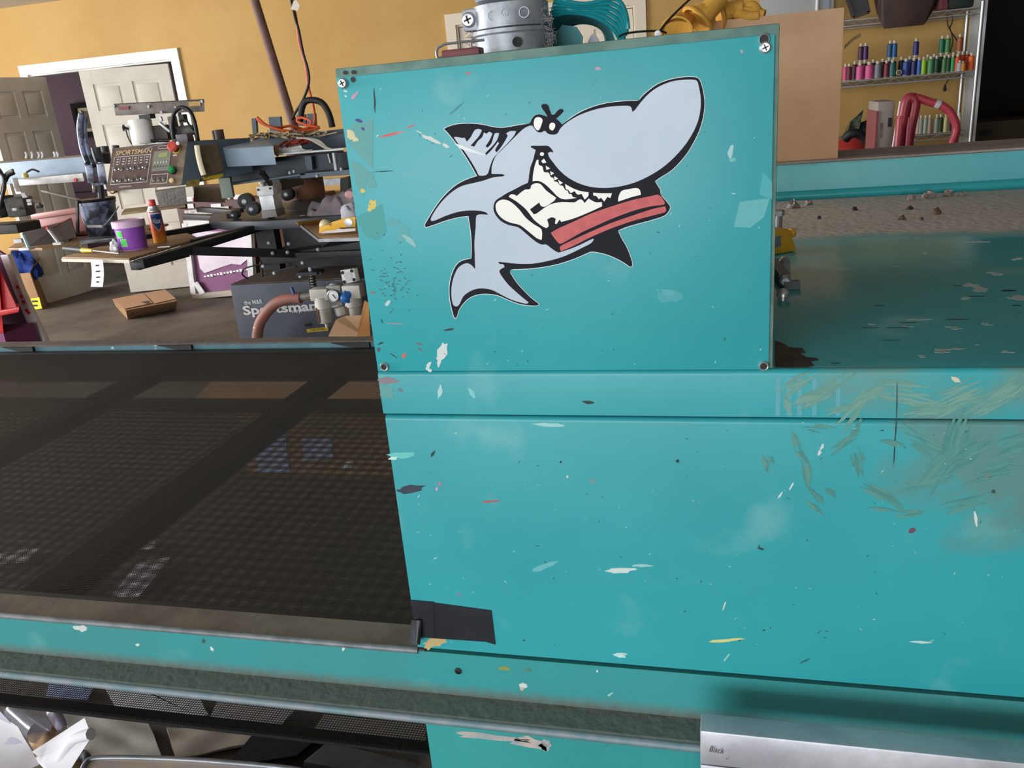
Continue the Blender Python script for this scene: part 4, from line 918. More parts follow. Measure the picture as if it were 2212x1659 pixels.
def frame_line(s0, s1, t0, t1, w=.006, hh=.010):
    o = MB()
    for (a, b, c, d) in ((s0,s1,t0,t0+hh),(s0,s1,t1-hh,t1),(s0,s0+w,t0,t1),(s1-w,s1,t0,t1)):
        o.prism([cp(a,c,.002), cp(b,c,.002), cp(b,d,.002), cp(a,d,.002)], fn*.0008)
    o.build('printed_border', M_ltr, ctl)
frame_line(.05, .535, .22, .86); frame_line(.58, .80, .70, .92); frame_line(.62, .77, .05, .12)
for k in range(1, 6):
    s = .05+.485*k/6; MB().prism([cp(s,.24,.002), cp(s+.004,.24,.002), cp(s+.004,.40,.002), cp(s,.40,.002)], fn*.0006).build('printed_rule', M_ltr, ctl)
for k in range(6):
    s = .085+.078*k
    for t in (.27, .33, .39): MB().prism([cp(s,t,.002), cp(s+.03,t,.002), cp(s+.03,t+.02,.002), cp(s,t+.02,.002)], fn*.0005).build('printed_mark', M_ltr, ctl)
    for t in (.52, .78):
        c = cp(s+.01, t, .002); tg = MB().lathe(c, [(.007,0),(.007,.004),(.004,.006)], n=10, axis=fn).build('toggle_nut', M_steel, ctl)
        MB().cyl(c+fn*.004, c+fn*.024+eys*(.010 if (k+int(t*10)) % 2 else -.010), .0024, .0036, n=8).build('toggle_lever', M_chrome, tg)
text('mrprint.com', ctl, M_ltr, cp(.17,.945,.003), exs, eys, Hc*.05, width=Wc*.16)
scr = cface(.575, .80, .17, .63, .0018, mat('keypad grey', '#8d8f83', .5), 'keypad', .002)
cface(.64, .76, .22, .32, .004, mat('display green', '#a8b07a', .3), 'display', .0008)
for r in range(2):
    for k in range(5):
        cface(.60+.038*k, .615+.038*k, .42+.09*r, .455+.09*r, .004, M_grime if r else M_ltr, 'key', .0012)
for k in range(3):
    c = cp(.62+.065*k, .83, .002); MB().lathe(c, [(.008,0),(.008,.004),(.004,.005),(.004,.012)], n=10, axis=fn).build('toggle_switch', M_steel, ctl)
c = cp(.865, .17, .002)
rb = MB().lathe(c, [(.020,0),(.020,.004)], n=20, axis=fn).build('emergency_stop', mat('yellow ring', '#d0a43a', .5), ctl)
MB().lathe(c+fn*.004, [(.014,0),(.014,.022)], n=20, axis=fn).build('stop_stem', M_black, rb, smooth=40)
MB().lathe(c+fn*.026, [(.016,0),(.023,.004),(.023,.012),(.018,.018),(.004,.019)], n=24, axis=fn).build('stop_button', mat('red button', '#d9584e', .4), rb, smooth=40)
c = cp(.865, .66, .002)
gb = MB().lathe(c, [(.016,0),(.016,.012)], n=20, axis=fn).build('start_collar', M_black, ctl, smooth=40)
MB().lathe(c+fn*.012, [(.014,0),(.014,.012),(.011,.016),(.002,.017)], n=20, axis=fn).build('start_button', mat('green button', '#1f9a55', .4), gb, smooth=40)
MB().lathe(cp(.865,.88,.002), [(.011,0),(.011,.008),(.004,.011)], n=16, axis=fn).build('pilot_lamp', mat('cream lamp', '#e0cf95', .4), ctl, smooth=40)
MB().prism([cp(.83,.28,.002), cp(.88,.28,.002), cp(.88,.31,.002), cp(.83,.31,.002)], fn*.0006).build('printed_mark', M_ltr, ctl)
sdn = Vector((.8, -.6, 0))
sf = lambda u, v, y=3.28: P(u, v, y)
# yellow warning labels and clamped pad on the box side
MB().prism([P(404,391,3.285), P(433,386,3.33), P(430,401,3.325), P(401,404,3.28)], Vector((.004,-.006,0))).build('warning_label', mat('dirty yellow label', '#a18a3a', .7, col2='#6d5c30', scale=30), ctl)
MB().prism([P(436,383,3.32), P(482,374,3.42), P(483,384,3.42), P(440,389,3.33)], Vector((.004,-.006,0))).build('warning_label', MATS['yellow label'], ctl)
pad = MB().hexa([P(440,383,3.26), P(483,369,3.38), P(485,369,3.42), P(443,384,3.30), P(424,313,3.27), P(470,309,3.40), P(472,309,3.44), P(428,314,3.31)]).build('felt_pad', mat('brown scouring pad', '#8a7762', .95, col2='#776450', scale=20, bump=.6, bscale=150), ctl, bevel=.004)
MB().tube([P(425,314,3.26), P(428,335,3.255), P(434,360,3.25), P(440,378,3.25)], .013, n=8, k=3, flat=.5).build('foam_edge', mat('yellowed foam', '#ded2b4', .9), pad, smooth=50)
MB().rbox(P(490,405,3.45), .025, .03, .045, .4).build('junction_box', mat('pale green grey', '#8b9a90', .6), press, bevel=.003)
MB().cyl(P(492,412,3.45), P(497,430,3.45), .010, n=10).build('junction_pipe', M_steel, press)
# ---------------- head: stained bar, white motor, hoses
hb = MB().hexa([P(249,250,3.6), P(442,241,3.6), P(442,239,3.66), P(249,248,3.66), P(245,226,3.6), P(441,216,3.6), P(441,214,3.66), P(245,224,3.66)]).build('head_bar', M_grime, press, bevel=.003)
MB().prism([P(257,231,3.598), P(279,229,3.598), P(279,236,3.598), P(258,237,3.598)], (0,-.003,0)).build('red_slot', mat('dark red slot', '#7a2024', .5), hb)
MB().prism([P(408,221,3.598), P(433,219,3.598), P(434,229,3.598), P(409,230,3.598)], (0,-.003,0)).build('bar_window', M_wall, hb)
for (u, v) in ((247,229),(322,230),(350,243),(437,219)): MB().lathe(P(u, v, 3.598), [(.007,0),(.007,.006)], n=10, axis=(0,-1,0)).build('bolt_head', M_steel, hb)
mc = P(312, 310, 3.55)
MB().lathe(Vector((mc.x, 3.55, P(312,311,3.55).z)), [(.050,0),(.053,.004),(.053,.104),(.048,.112)], n=30).build('motor', mat('paint spattered white', '#f3f0ec', .5, col2='#cfc3b6', scale=16, lo=.5, hi=.7), press, smooth=40)
MB().rbox(P(318,252,3.55), .03, .02, .01).build('motor_mount', M_black, press)
MB().cyl(P(282,280,3.55), P(270,276,3.5), .006, n=8).lathe(P(270,276,3.5), [(.006,0),(.016,.003),(.016,.008),(.006,.010)], n=6, axis=(-1,-.4,.1)).build('tee_knob', M_black, press)
MB().tube([P(272,280,3.52), P(276,295,3.52), P(284,311,3.53)], .003, n=6).build('thin_hose', M_blackrub, press, smooth=60)
MB().tube([P(375,300,3.5), P(372,270,3.5), P(376,245,3.5), P(390,232,3.5), P(408,238,3.5), P(420,262,3.5), P(428,305,3.5)], .009, n=10).build('black_hose', M_blackrub, press, smooth=60)
MB().tube([P(388,262,3.52), P(400,258,3.52), P(412,275,3.52), P(424,290,3.52)], .005, n=8).build('black_hose', M_blackrub, press, smooth=60)
MB().rbox(P(378,285,3.55), .012, .02, .07).build('bracket_plate', M_grime, press, bevel=.003)
MB().rbox(P(398,282,3.56), .055, .02, .022, .1).build('valve_block', mat('oily black block', '#2c2825', .4, bump=.5, bscale=60), press, bevel=.006)
MB().rbox(P(396,256,3.55), .012, .015, .018).build('sensor', M_black, press)
MB().rbox(P(400,300,3.5), .028, .03, .022, .1).build('clevis_block', mat('ink violet metal', '#6d6470', .5), press, bevel=.003)
MB().rbox(P(352,287,3.6), .05, .04, .035).build('gear_housing', mat('brown black casting', '#3c342e', .5), press, bevel=.008)
MB().tube([P(328,304,3.45), P(345,304,3.45), P(365,303,3.46)], .011, n=10, k=3, flat=.7).build('grip_handle', mat('glossy black grip', '#16161a', .15), press, smooth=60)
pbar((345,265), 3.5, (368,285), 3.5, .012, .012, 'lever', M_steel); pbar((347,252), 3.52, (350,262), 3.52, .01, .01, 'lever', M_steel)
MB().rbox(P(308,318,3.42), .075, .03, .006, -.04).build('white_strip', M_paint_w, press, bevel=.002)
MB().tube([P(312,326,3.25), P(325,318,3.25), P(345,312,3.28), P(375,306,3.32)], .006, n=8, k=3, flat=.4).build('clear_strap', mat('clear plastic strap', '#c9c6ce', .2), press, smooth=50)
MB().lathe(P(387,309,3.3), [(.008,0),(.008,.012)], n=10, axis=(0,-1,0)).build('white_button', M_paint_w, press)
# ink pump: dark hoses and two stained cylinders at the beam end
MB().tube([P(176,245,3.5), P(172,275,3.5), P(178,320,3.5), P(190,352,3.48)], .014, n=10).build('ink_hose', M_inkblue, press, smooth=60)
MB().tube([P(184,252,3.52), P(183,290,3.52), P(192,330,3.5), P(204,360,3.48)], .011, n=10).build('ink_hose', M_inkblue, press, smooth=60)
MB().tube([P(178,240,3.5), P(174,252,3.5), P(174,262,3.5)], .010, n=8, k=2).build('hose_fitting', M_grime, press, smooth=50)
for (u0, v0, u1, v1, r, y) in ((206,318,214,350,.022,3.55),(225,316,228,332,.020,3.7),(249,314,251,328,.018,3.7),(224,330,226,352,.03,3.62)):
    MB().cyl(P(u0,v0,y), P(u1,v1,y), r, n=16).build('ink_cylinder', mat('dark slate plastic', '#3d434c', .5), press, smooth=40)
MB().hexa([P(190,396,3.42), P(203,396,3.42), P(203,393,3.5), P(190,393,3.5), P(183,359,3.42), P(200,356,3.42), P(200,354,3.5), P(183,356,3.5)]).build('pump_jaw', M_inkblue, press, bevel=.004)
MB().hexa([P(214,394,3.42), P(231,391,3.42), P(231,388,3.5), P(214,391,3.5), P(208,355,3.42), P(224,353,3.42), P(224,351,3.5), P(208,353,3.5)]).build('pump_jaw', M_inkblue, press, bevel=.004)
MB().bar(P(203,398,3.45), P(228,393,3.45), .02, .02).build('jaw_bridge', M_inkblue, press)
MB().cyl(P(203,396,3.45), P(205,415,3.45), .010, n=8).build('jaw_pin', M_grime, press); MB().cyl(P(226,395,3.45), P(230,408,3.45), .008, n=8).build('jaw_pin', M_steel, press)
MB().cyl(P(216,400,3.46), P(219,428,3.46), .014, n=8).build('dip_rod', M_black, press)
# white screen frame hanging below the beam
M_frame = mat('inky white aluminium', '#cfced0', .45, .3, col2='#b9b5b2', scale=10)
sfm = thing('print_screen', 'white aluminium screen frame clamped under the left blue beam', 'screen frame', P(60, 415, 3.6))
MB().hexa([P(38,402,3.58), P(182,392,3.58), P(184,388,3.62), P(40,398,3.62), P(36,388,3.58), P(178,374,3.58), P(180,372,3.62), P(38,385,3.62)]).build('rear_bar', M_frame, sfm, bevel=.003)
MB().hexa([P(34,420,3.2), P(46,420,3.2), P(38,388,3.56), P(25,389,3.56), P(34,414,3.2), P(46,414,3.2), P(38,383,3.56), P(25,384,3.56)]).build('side_bar', M_frame, sfm, bevel=.003)
MB().lathe(P(164,389,3.575), [(.009,0),(.009,.006)], n=12, axis=(0,-1,0)).build('red_dot', M_redpl, sfm)
MB().lathe(P(56,384,3.56), [(.014,0),(.016,.012),(.010,.024)], n=14).build('yellow_knob', mat('pale yellow knob', '#d9c36a', .5), sfm, smooth=40)
MB().tube([P(58,372,3.55), P(70,366,3.55), P(84,371,3.55)], .005, n=6, k=3).build('clamp_lever', M_black, sfm, smooth=50)
# dark tangle at the far left
tg = press
M_greasy = mat('greasy dark metal', '#4d4842', .5, col2='#332e28', scale=10, bump=.6, bscale=50)
MB().rbox(P(14,492,3.40), .13, .08, .022, .05).build('head_plate', mat('black olive casting', '#36332b', .6), tg, bevel=.006)
MB().rbox(P(44,446,3.38), .045, .05, .045, .3).build('motor_block', M_greasy, tg, bevel=.01)
MB().rbox(P(6,446,3.38), .035, .05, .05, -.2).build('valve_block', M_greasy, tg, bevel=.01)
for i, pts in enumerate([[(-10,370),(6,378),(10,400),(4,430),(0,450)], [(-6,362),(2,372),(8,390),(2,420)], [(28,368),(16,374),(9,386),(8,410)], [(30,374),(18,380),(12,392)], [(6,410),(2,440),(-4,470)]]):
    MB().tube([P(u, v, 3.3+.01*i) for u, v in pts], .008, n=8).build('air_hose', [M_blackrub, M_greasy, mat('grey hose', '#8b8780', .5), M_blackrub, mat('pinkish hose', '#a9705f', .5)][i], tg, smooth=60)
for (u, v) in ((55,424),(64,433),(66,440),(82,441),(52,419),(33,452)): MB().rbox(P(u, v, 3.3), .010, .012, .006, .4).build('pale_clip', M_grime if u > 80 else M_paint_w, tg, bevel=.002)
MB().tube([P(60,442,3.3), P(75,440,3.3), P(92,445,3.3), P(80,448,3.3)], .006, n=6).build('hook', M_blackrub, tg, smooth=50)
pbar((90,412), 3.9, (175,432), 3.9, .012, .012, 'tie_bar', M_grime)
# ---------------- filter regulator unit on the base
frl = thing('air_filter_regulator', 'white twin bowl air filter regulator with gauge on the press base', 'filter regulator', P(730, 700, 3.62))
M_frl = mat('ivory casting', '#d8d6cf', .45, col2='#c9c6be', scale=12)
def bowl(u0, v0, u1, v1, r, y):
    a, b = P(u0, v0, y), P(u1, v1, y); d = b-a
    bo_ = MB().lathe(b, [(r*.5,0),(r*.9,.006),(r,.015),(r*1.02,d.length*.55),(r*1.18,d.length*.6),(r*1.18,d.length)], n=22, axis=-d).build('bowl', M_frl, frl, smooth=40)
    MB().cyl(b, b+d.normalized()*.022, r*.3, r*.25, n=10).build('drain', M_frl, bo_)
    MB().bar(a+d*.35+Vector((-r*.6,-r*.9,0)), a+d*.92+Vector((-r*.6,-r*.9,0)), .010, .012, up=(0,1,0)).build('sight_glass', mat('amber glass', '#7c5a4c', .2), bo_)
bowl(697,640,706,698,.036,3.56); bowl(762,640,768,690,.036,3.58)
MB().rbox(P(694,634,3.56), .045, .035, .028, .05).build('body', M_frl, frl, bevel=.005)
MB().rbox(P(764,628,3.58), .045, .035, .032, .05).build('body', M_frl, frl, bevel=.005)
MB().rbox(P(727,636,3.58), .035, .03, .05, .05).build('body', mat('grey casting block', '#9c9b98', .5), frl, bevel=.005)
MB().lathe(P(733,662,3.58), [(.024,0),(.028,.006),(.028,.04),(.022,.046)], n=24, axis=(.15,0,-1)).build('pressure_knob', M_frl, frl, smooth=40)
MB().lathe(P(728,656,3.58), [(.03,0),(.034,.003),(.034,.010),(.03,.012)], n=24, axis=(.15,0,-1)).build('knob_collar', M_frl, frl, smooth=40)
ga = MB().lathe(P(721,639,3.54), [(.030,0),(.030,.014),(.026,.016),(.026,.013)], n=26, axis=(-.1,-1,0)).build('gauge', M_chrome, frl, smooth=40)
MB().lathe(P(721,639,3.525), [(.0255,0),(.0255,.001)], n=26, axis=(-.1,-1,0)).build('gauge_face', M_paper, ga)
MB().bar(P(718,636,3.522), P(725,645,3.522), .002, .003).build('gauge_needle', M_black, ga)
MB().lathe(P(721,623,3.58), [(.02,0),(.02,.02),(.014,.024)], n=18).build('cap', M_frl, frl, smooth=40)
MB().blob(P(748,642,3.55), .035, .025, .032, seed=9, amp=.3, flat=False).build('blue_valve', mat('blue plastic', '#2f74c4', .4), frl, smooth=50)
MB().cyl(P(650,642,3.60), P(684,637,3.58), .020, n=14).build('coupling', M_grime, frl, smooth=40)
MB().lathe(P(660,641,3.60), [(.024,0),(.024,.03)], n=6, axis=(1,0,.1)).build('coupling_nut', M_steel, frl)
MB().bar(P(630,621,3.6), P(637,641,3.59), .012, .014).build('valve_lever', mat('dark blue lever', '#34508c', .45), frl)
hs = [P(650,644,3.60), P(625,645,3.60), P(596,655,3.60), P(572,680,3.60), P(558,710,3.60), P(554,760,3.62), P(552,800,3.64)]
tag(MB().tube(hs, .027, n=14).build('red_hose', mat('faded red rubber', '#a3665a', .6, col2='#8a6a5e', scale=9, flecks='#c9a79c', fscale=22, fth=.69), smooth=60), 'thick faded red air hose curving down the press base', 'hose')
# air cylinder above
ac = thing('air_cylinder', 'square ended silver air cylinder with four bolts on the press', 'air cylinder', P(752, 610, 3.5))
cc = [P(735,584,3.5), P(764,580,3.5), P(770,608,3.5), P(741,614,3.5)]
hd = MB().prism(cc, (0.01,.02,0)).build('end_cap', M_paint_w, ac, bevel=.002)
MB().prism([p+Vector((.012,.021,0)) for p in [P(738,586,3.5), P(762,582,3.5), P(767,606,3.5), P(744,611,3.5)]], Vector((.10,.20,.02))).build('barrel', mat('dark grey extrusion', '#5a5856', .4, .4), ac)
for (u, v) in ((740,589),(760,585),(765,604),(744,609)): MB().lathe(P(u, v, 3.5), [(.008,0),(.008,.003),(.004,.003),(.004,.001)], n=14, axis=(0,-1,0)).build('corner_bolt', M_black, hd)
MB().lathe(P(752,597,3.5), [(.020,0),(.020,.002)], n=24, axis=(0,-1,0)).build('cap_ring', mat('grey ring', '#c9cbcd', .4), hd)
# ---------------- cables on top
wr = random.Random(21)
tan = mat('tan wire', '#b9a98a', .6); redw = mat('red wire', '#a33a2c', .5)
loops = MB()
for k in range(20):
    u0 = wr.uniform(515, 660); pts = []
    for j in range(6):
        pts.append(P(u0+j*wr.uniform(8, 16), 303 - j*1.5 - abs(math.sin(j*.65+k))*wr.uniform(10, 15), 3.75+.15*wr.random()))
    loops.tube(pts, .0035, n=5, k=3)
tag(loops.build('wire_tangle', tan, press, smooth=60), 'tan wire tangle', kind='stuff')
loops = MB()
for k in range(16):
    u0 = wr.uniform(600, 640); pts = [P(u0+j*9+wr.uniform(-4,4), 325-j*4-wr.uniform(0,14), 3.6+.08*wr.random()) for j in range(5)]
    loops.tube(pts, .0035, n=5, k=3)
tag(loops.build('wire_tangle', redw, press, smooth=60), 'dark red wire tangle', kind='stuff')
loops = MB()
for k in range(7):
    loops.tube([P(640+k*4, 298, 3.6), P(665+k*4, 300+k*.6, 3.58), P(688+k*3, 312+k, 3.56), P(705+k*2, 322, 3.55)], .0035, n=5, k=4)
for k in range(5):
    loops.tube([P(610, 330-2*k, 3.55), P(640, 318+k, 3.55), P(660, 325+k, 3.55), P(675, 324, 3.55)], .0035, n=5, k=4)
tag(loops.build('wire_tangle', mat('grey wire', '#c3bfb4', .6), press, smooth=60), 'grey wires', kind='stuff')
tb = MB().hexa([P(610,333,3.55), P(655,328,3.55), P(655,326,3.62), P(610,331,3.62), P(612,320,3.55), P(650,312,3.55), P(650,310,3.62), P(612,318,3.62)]).build('terminal_block', M_paint_w, press, bevel=.003)
for k in range(5): MB().prism([P(618+7*k,320-1.3*k,3.548), P(623+7*k,319-1.3*k,3.548), P(624+7*k,315-1.3*k,3.548), P(619+7*k,316-1.3*k,3.548)], (0,-.003,0)).build('terminal', M_black, tb)
MB().blob(P(597,325,3.55), .012, .012, .025, seed=4, flat=False).build('wire_nut', mat('amber nut', '#c08a3a', .5), press, smooth=50)
MB().tube([P(648,262,4.0), P(655,225,4.0), P(672,216,4.0), P(695,222,4.0), P(710,245,4.0), P(718,275,4.0)], .016, n=10).build('black_hose', M_blackrub, press, smooth=60)
MB().lathe(P(476,301,3.7), [(.022,0),(.022,.045)], n=16).build('stub_post', mat('ink brown metal', '#5d4a44', .5), press); MB().lathe(P(468,301,3.72), [(.018,0),(.018,.042)], n=16).build('stub_post', MATS['ink brown metal'], press)
# rusty pole from the ceiling, orange and black cords
pa, pb = P(638, 283, 4.15), P(550, 0, 4.15); dd = (pb-pa); top = pa + dd*((CEIL-pa.z)/dd.z)
tag(MB().cyl(pa, top, .0225, n=16).build('iron_pole', mat('rusty brown pipe', '#7c5a50', .65, col2='#6a4a42', scale=8), smooth=40), 'rusty brown iron pole slanting from the press up to the ceiling', 'pole')
ct = P(628, -20, 4.1); ct2 = Vector((ct.x-.02, ct.y, CEIL))
orp = [ct2, ct, P(640,40,4.1), P(647,95,4.1), P(660,140,4.1), P(666,185,4.1), P(678,235,4.1), P(679,270,4.05), P(660,280,4.0), P(630,272,3.95), P(600,276,3.9), P(575,270,3.85), P(556,254,3.85), P(562,264,3.85), P(590,276,3.85), P(625,284,3.85), P(660,278,3.9), P(672,262,3.9), P(650,254,3.92), P(642,262,3.92), P(670,272,3.9), P(690,276,3.9), P(650,284,3.85), P(610,282,3.8)]
tag(MB().tube(orp, .0065, n=8).build('extension_cord', M_orange, smooth=60), 'orange extension cord hanging from the ceiling and coiled on the press', 'cord')
tag(MB().tube([ct2+Vector((-.02,0,0)), P(631,10,4.09), P(644,60,4.09), P(655,115,4.09), P(665,150,4.09), P(667,180,4.09), P(655,215,4.1), P(640,240,4.1), P(630,258,4.1)], .0065, n=8).build('power_cord', M_blackrub, smooth=60), 'black power cord hanging beside the orange cord', 'cord')
tag(MB().prism([P(634,2,4.08), P(640,0,4.08), P(648,12,4.08), P(643,24,4.08), P(628,20,4.08)], (0,.002,0)).build('cable_tag', mat('clear bag', '#d9cdbf', .3)), 'small clear paper tag tied on the hanging cords', 'tag')
# ------------------------------------------------------------------ things on the near platen (top at z .956)
TP = .9565
tub = thing('ink_tub', 'purple plastic ink tub with pink lid and green labels', 'tub', PZ(293, 545, TP))
tc = PZ(290, 538, TP); k = (PZ(306,545,TP)-PZ(254,545,TP)).length/2
r = .062; hh = .118
MB().lathe(tc, [(r*.93,0),(r*.95,.003),(r*1.05,hh)], n=36).build('body', mat('purple plastic', '#9c55c2', .4), tub, smooth=40)
MB().lathe(tc, [(r*.96,0),(r*.97,.006)], n=36).build('ink_ring', mat('pinkish smear', '#b48ac4', .6), tub)
MB().lathe(tc+Vector((0,0,hh)), [(r*1.14,-.016),(r*1.14,.010),(r*1.08,.014),(r*1.06,.010),(r*.2,.012)], n=36).build('lid', mat('pale pink plastic', '#dcb9d8', .45), tub, smooth=40)
view = (EYE-tc); view.z = 0; view.normalize(); sd = Vector((-view.y, view.x, 0))
def tublab(a0, a1, z0, z1, m, name, rr, par, cen, n=8):
    o = MB()
    def fn(s, t):
        a = a0+(a1-a0)*s; d = view*math.cos(a)+sd*math.sin(a)*-1
        return cen + d*(rr(z0+(z1-z0)*t)) + Vector((0,0,z0+(z1-z0)*t))
    o.grid(fn, n, 2, .0004); return o.build(name, m, par)
gl = mat('fluorescent green', '#3fd455', .5); gw = mat('pale green edge', '#bff0c0', .5)
rr = lambda z: r*(.95+.10*z/hh)+.0008
rr2 = lambda z: r*(.95+.10*z/hh)+.0014
for (a0, a1, z0, z1) in ((.62,.98+.08,.062,.090),(.30+.12,.72+.12,.024,.053)):
    tublab(a0-.03, a1+.03, z0-.002, z1+.002, gw, 'label', rr, tub, tc); tublab(a0, a1, z0, z1, gl, 'label', rr2, tub, tc)
# aerosol can
can = thing('spray_can', 'orange and red aerosol can with red cap and blue shield label', 'spray can', PZ(347, 527, TP))
cc = PZ(347, 523, TP); cr = .0305
def cmat(nm, stops):
    m = bpy.data.materials.new(nm); m.use_nodes = True; N = m.node_tree.nodes; L = m.node_tree.links; b = N['Principled BSDF']; b.inputs['Roughness'].default_value = .35
    t = N.new('ShaderNodeTexCoord'); s = N.new('ShaderNodeSeparateXYZ'); L.new(t.outputs['Object'], s.inputs[0])
    rp = N.new('ShaderNodeValToRGB'); mrn = N.new('ShaderNodeMapRange'); mrn.inputs[1].default_value = 0; mrn.inputs[2].default_value = .16
    L.new(s.outputs['Z'], mrn.inputs[0]); L.new(mrn.outputs[0], rp.inputs[0])
    e = rp.color_ramp.elements; e[0].position = stops[0][0]; e[0].color = lin(stops[0][1]); e[1].position = stops[-1][0]; e[1].color = lin(stops[-1][1])
    for p_, c_ in stops[1:-1]:
        q = e.new(p_); q.color = lin(c_)
    L.new(rp.outputs[0], b.inputs['Base Color']); return m
MB().lathe(cc, [(cr*.96,0),(cr,.003),(cr,.140),(cr*.97,.143)], n=30).build('body', cmat('yellow to red print', [(.0,'#e0a53a'),(.2,'#e07a2c'),(.5,'#d84f2a'),(1.0,'#b8352a')]), can, smooth=40)
MB().lathe(cc, [(cr*.98,.143),(cr*1.02,.146),(cr*.98,.150),(cr*.7,.166),(cr*.72,.170),(cr*.5,.172)], n=30).build('shoulder', M_chrome, can, smooth=40)
MB().lathe(cc, [(cr*.52,.172),(cr*.54,.174),(cr*.50,.196),(cr*.46,.198)], n=24).build('cap', mat('bright red cap', '#d93a3e', .4), can, smooth=40)
def shield(sc_, lift, m, name):
    o = MB(); W, H = .80*sc_, .036*sc_
    out = [(-1,1),(-.4,.92),(.4,.92),(1,1),(1,.2),(.75,-.4),(0,-1.1),(-.75,-.4),(-1,.2)]
    nn = 8; rows = [1 - i*2.1/12 for i in range(13)]
    def halfw(y):
        return 1.0 if y > .2 else max(.02, 1 - ((.2-y)/1.3)**1.3)
    def fn(s, t):
        y = 1-2.08*t; wv = halfw(y)*W; a = -.12 + (2*s-1)*wv; d = view*math.cos(a)+sd*math.sin(a)*-1
        return cc + d*(cr+lift) + Vector((0,0,.098+y*H))
    o.grid(fn, 10, 12, .0003); return o.build(name, m, can, smooth=60)
shield(1.12, .0006, M_paper, 'label_border'); shield(1.0, .0012, mat('deep blue label', '#27408c', .4), 'label')
text('Max', can, M_paper, cc + view*(cr+.004) - sd*.020 + Vector((0,0,.092)), sd, (0,0,1), .024, width=.040, shear=.15, bold=.025)
# screwdriver
sdv = thing('screwdriver', 'screwdriver with black and yellow handle lying on the near platen edge', 'screwdriver', PZ(190, 548, TP))
a, b, c_, d_ = PZ(142,543,TP), PZ(180,547,TP), PZ(202,548,TP), PZ(258,551,TP)
up = Vector((0,0,.014))
MB().cyl(a+up, b+up, .0135, .0125, n=10).build('handle', mat('ribbed black rubber', '#33312f', .6), sdv, smooth=25)
MB().tube([b+up, b.lerp(c_,.4)+up, c_+up], (.0125,.008), n=10, k=2).build('handle_nose', mat('yellow handle', '#d6bd3c', .3), sdv, smooth=50)
MB().cyl(c_+up, d_+up*.5, .0035, n=8).build('shaft', M_chrome, sdv, smooth=50)
# crumpled tissue and measuring tape strip
tag(MB().blob(PZ(250,545,TP), .020, .018, .032, seed=12, amp=.5).build('crumpled_tissue', M_paper, smooth=25), 'crumpled white tissue behind the purple tub', 'tissue')
st = MB().grid(lambda s, t: PZ(197+26*s-(0 if t < .1 else 0), 562, TP-.001) + Vector((-.045*t*t*.6, -.004-.006*t, .002-.115*t)), 4, 8, .0006)
stp = tag(st.build('paper_strip', M_paper, smooth=60), 'white printed paper strip hanging off the near platen edge', 'paper strip')
for i, (z, w_) in enumerate(((.02,.016),(.045,.02),(.07,.018),(.09,.014))):
    p = PZ(213, 562, TP)+Vector((-.045*(z/.115)**2*.6, -.0145-.001*i, -z)); MB().rbox(p, w_/2, .0006, .003, 0, 0).build('printed_mark', M_black, stp)
tag(MB().rbox(PZ(355,534,TP)+Vector((0,0,.002)), .03, .006, .002, .1).build('white_scrap', M_paper), 'small white scrap beside the spray can base', 'scrap')
# ------------------------------------------------------------------ ink bucket behind, on the left platen
bk = thing('ink_bucket', 'black ink-smeared bucket with wire bail and white grip', 'bucket', PZ(220, 512, TP))
bc = PZ(226, 508, TP); br = .090; bh = .185
MB().lathe(bc, [(br*.82,0),(br*.84,.004),(br,bh),(br*1.04,bh),(br*1.04,bh-.02)], n=36).build('body', M_inkblue, bk, smooth=40)
MB().lathe(bc+Vector((0,0,bh)), [(br*1.05,-.006),(br*1.08,.002),(br*1.05,.008),(br*.9,.004),(br*.2,.001)], n=36).build('rim', mat('wet black ink', '#17181c', .15, bump=1, bscale=60), bk, smooth=40)
gl0 = bc + view*br*1.05; L_ = gl0 - sd*-.03
g0, g1 = P(190, 489, bc.y-br*1.0), P(222, 489, bc.y-br*1.0)
MB().cyl(g0, g1, .008, n=12).build('grip', M_paper, bk, smooth=40)
MB().tube([g1, P(230,482,bc.y-br*.95), P(246,462,bc.y-br*.7), P(256,446,bc.y-.03)], .003, n=6, k=3).build('bail', M_steel, bk, smooth=60)
MB().tube([g0, P(182,482,bc.y-br*.95), P(174,455,bc.y-.03)], .003, n=6, k=3).build('bail', M_steel, bk, smooth=60)
MB().bar(P(167,432,bc.y-.10), P(168,505,bc.y-.10), .012, .012).build('stirring_stick', M_greasy, bk)
# squeegee wedge with red edge, white lever clamp
sq = thing('squeegee', 'brown black wedge squeegee with red edge on the left platen', 'squeegee', PZ(100, 528, TP))
zb_ = TP
MB().hexa([PZ(62,532,zb_), PZ(150,522,zb_), PZ(166,508,zb_), PZ(60,516,zb_), P(48,505,3.55), P(134,480,3.60), P(138,478,3.64), P(50,500,3.6)]).build('blade_holder', mat('dark brown wood', '#3f3230', .6), sq)
MB().hexa([P(110,494,3.42), P(152,472,3.50), P(154,472,3.53), P(112,494,3.45), P(104,493,3.42), P(118,488,3.42), P(154,470,3.52), P(110,492,3.46)]).build('red_edge', M_redpl, sq)
MB().hexa([P(118,526,3.40), P(165,512,3.46), P(166,512,3.49), P(120,526,3.43), P(104,493,3.41), P(154,472,3.49), P(155,472,3.52), P(106,493,3.44)]).build('front_board', mat('taupe board', '#5e5048', .7), sq, bevel=.003)
MB().bar(P(103,494,3.38), P(126,524,3.36), .010, .008).build('white_lever', M_paint_w, sq); MB().rbox(P(126,526,3.36), .022, .012, .006, .1).build('lever_foot', M_paint_w, sq, bevel=.002)
MB().lathe(P(103,493,3.379), [(.008,0),(.008,.006)], n=10, axis=(0,-1,0)).build('lever_tip', M_redpl, sq)
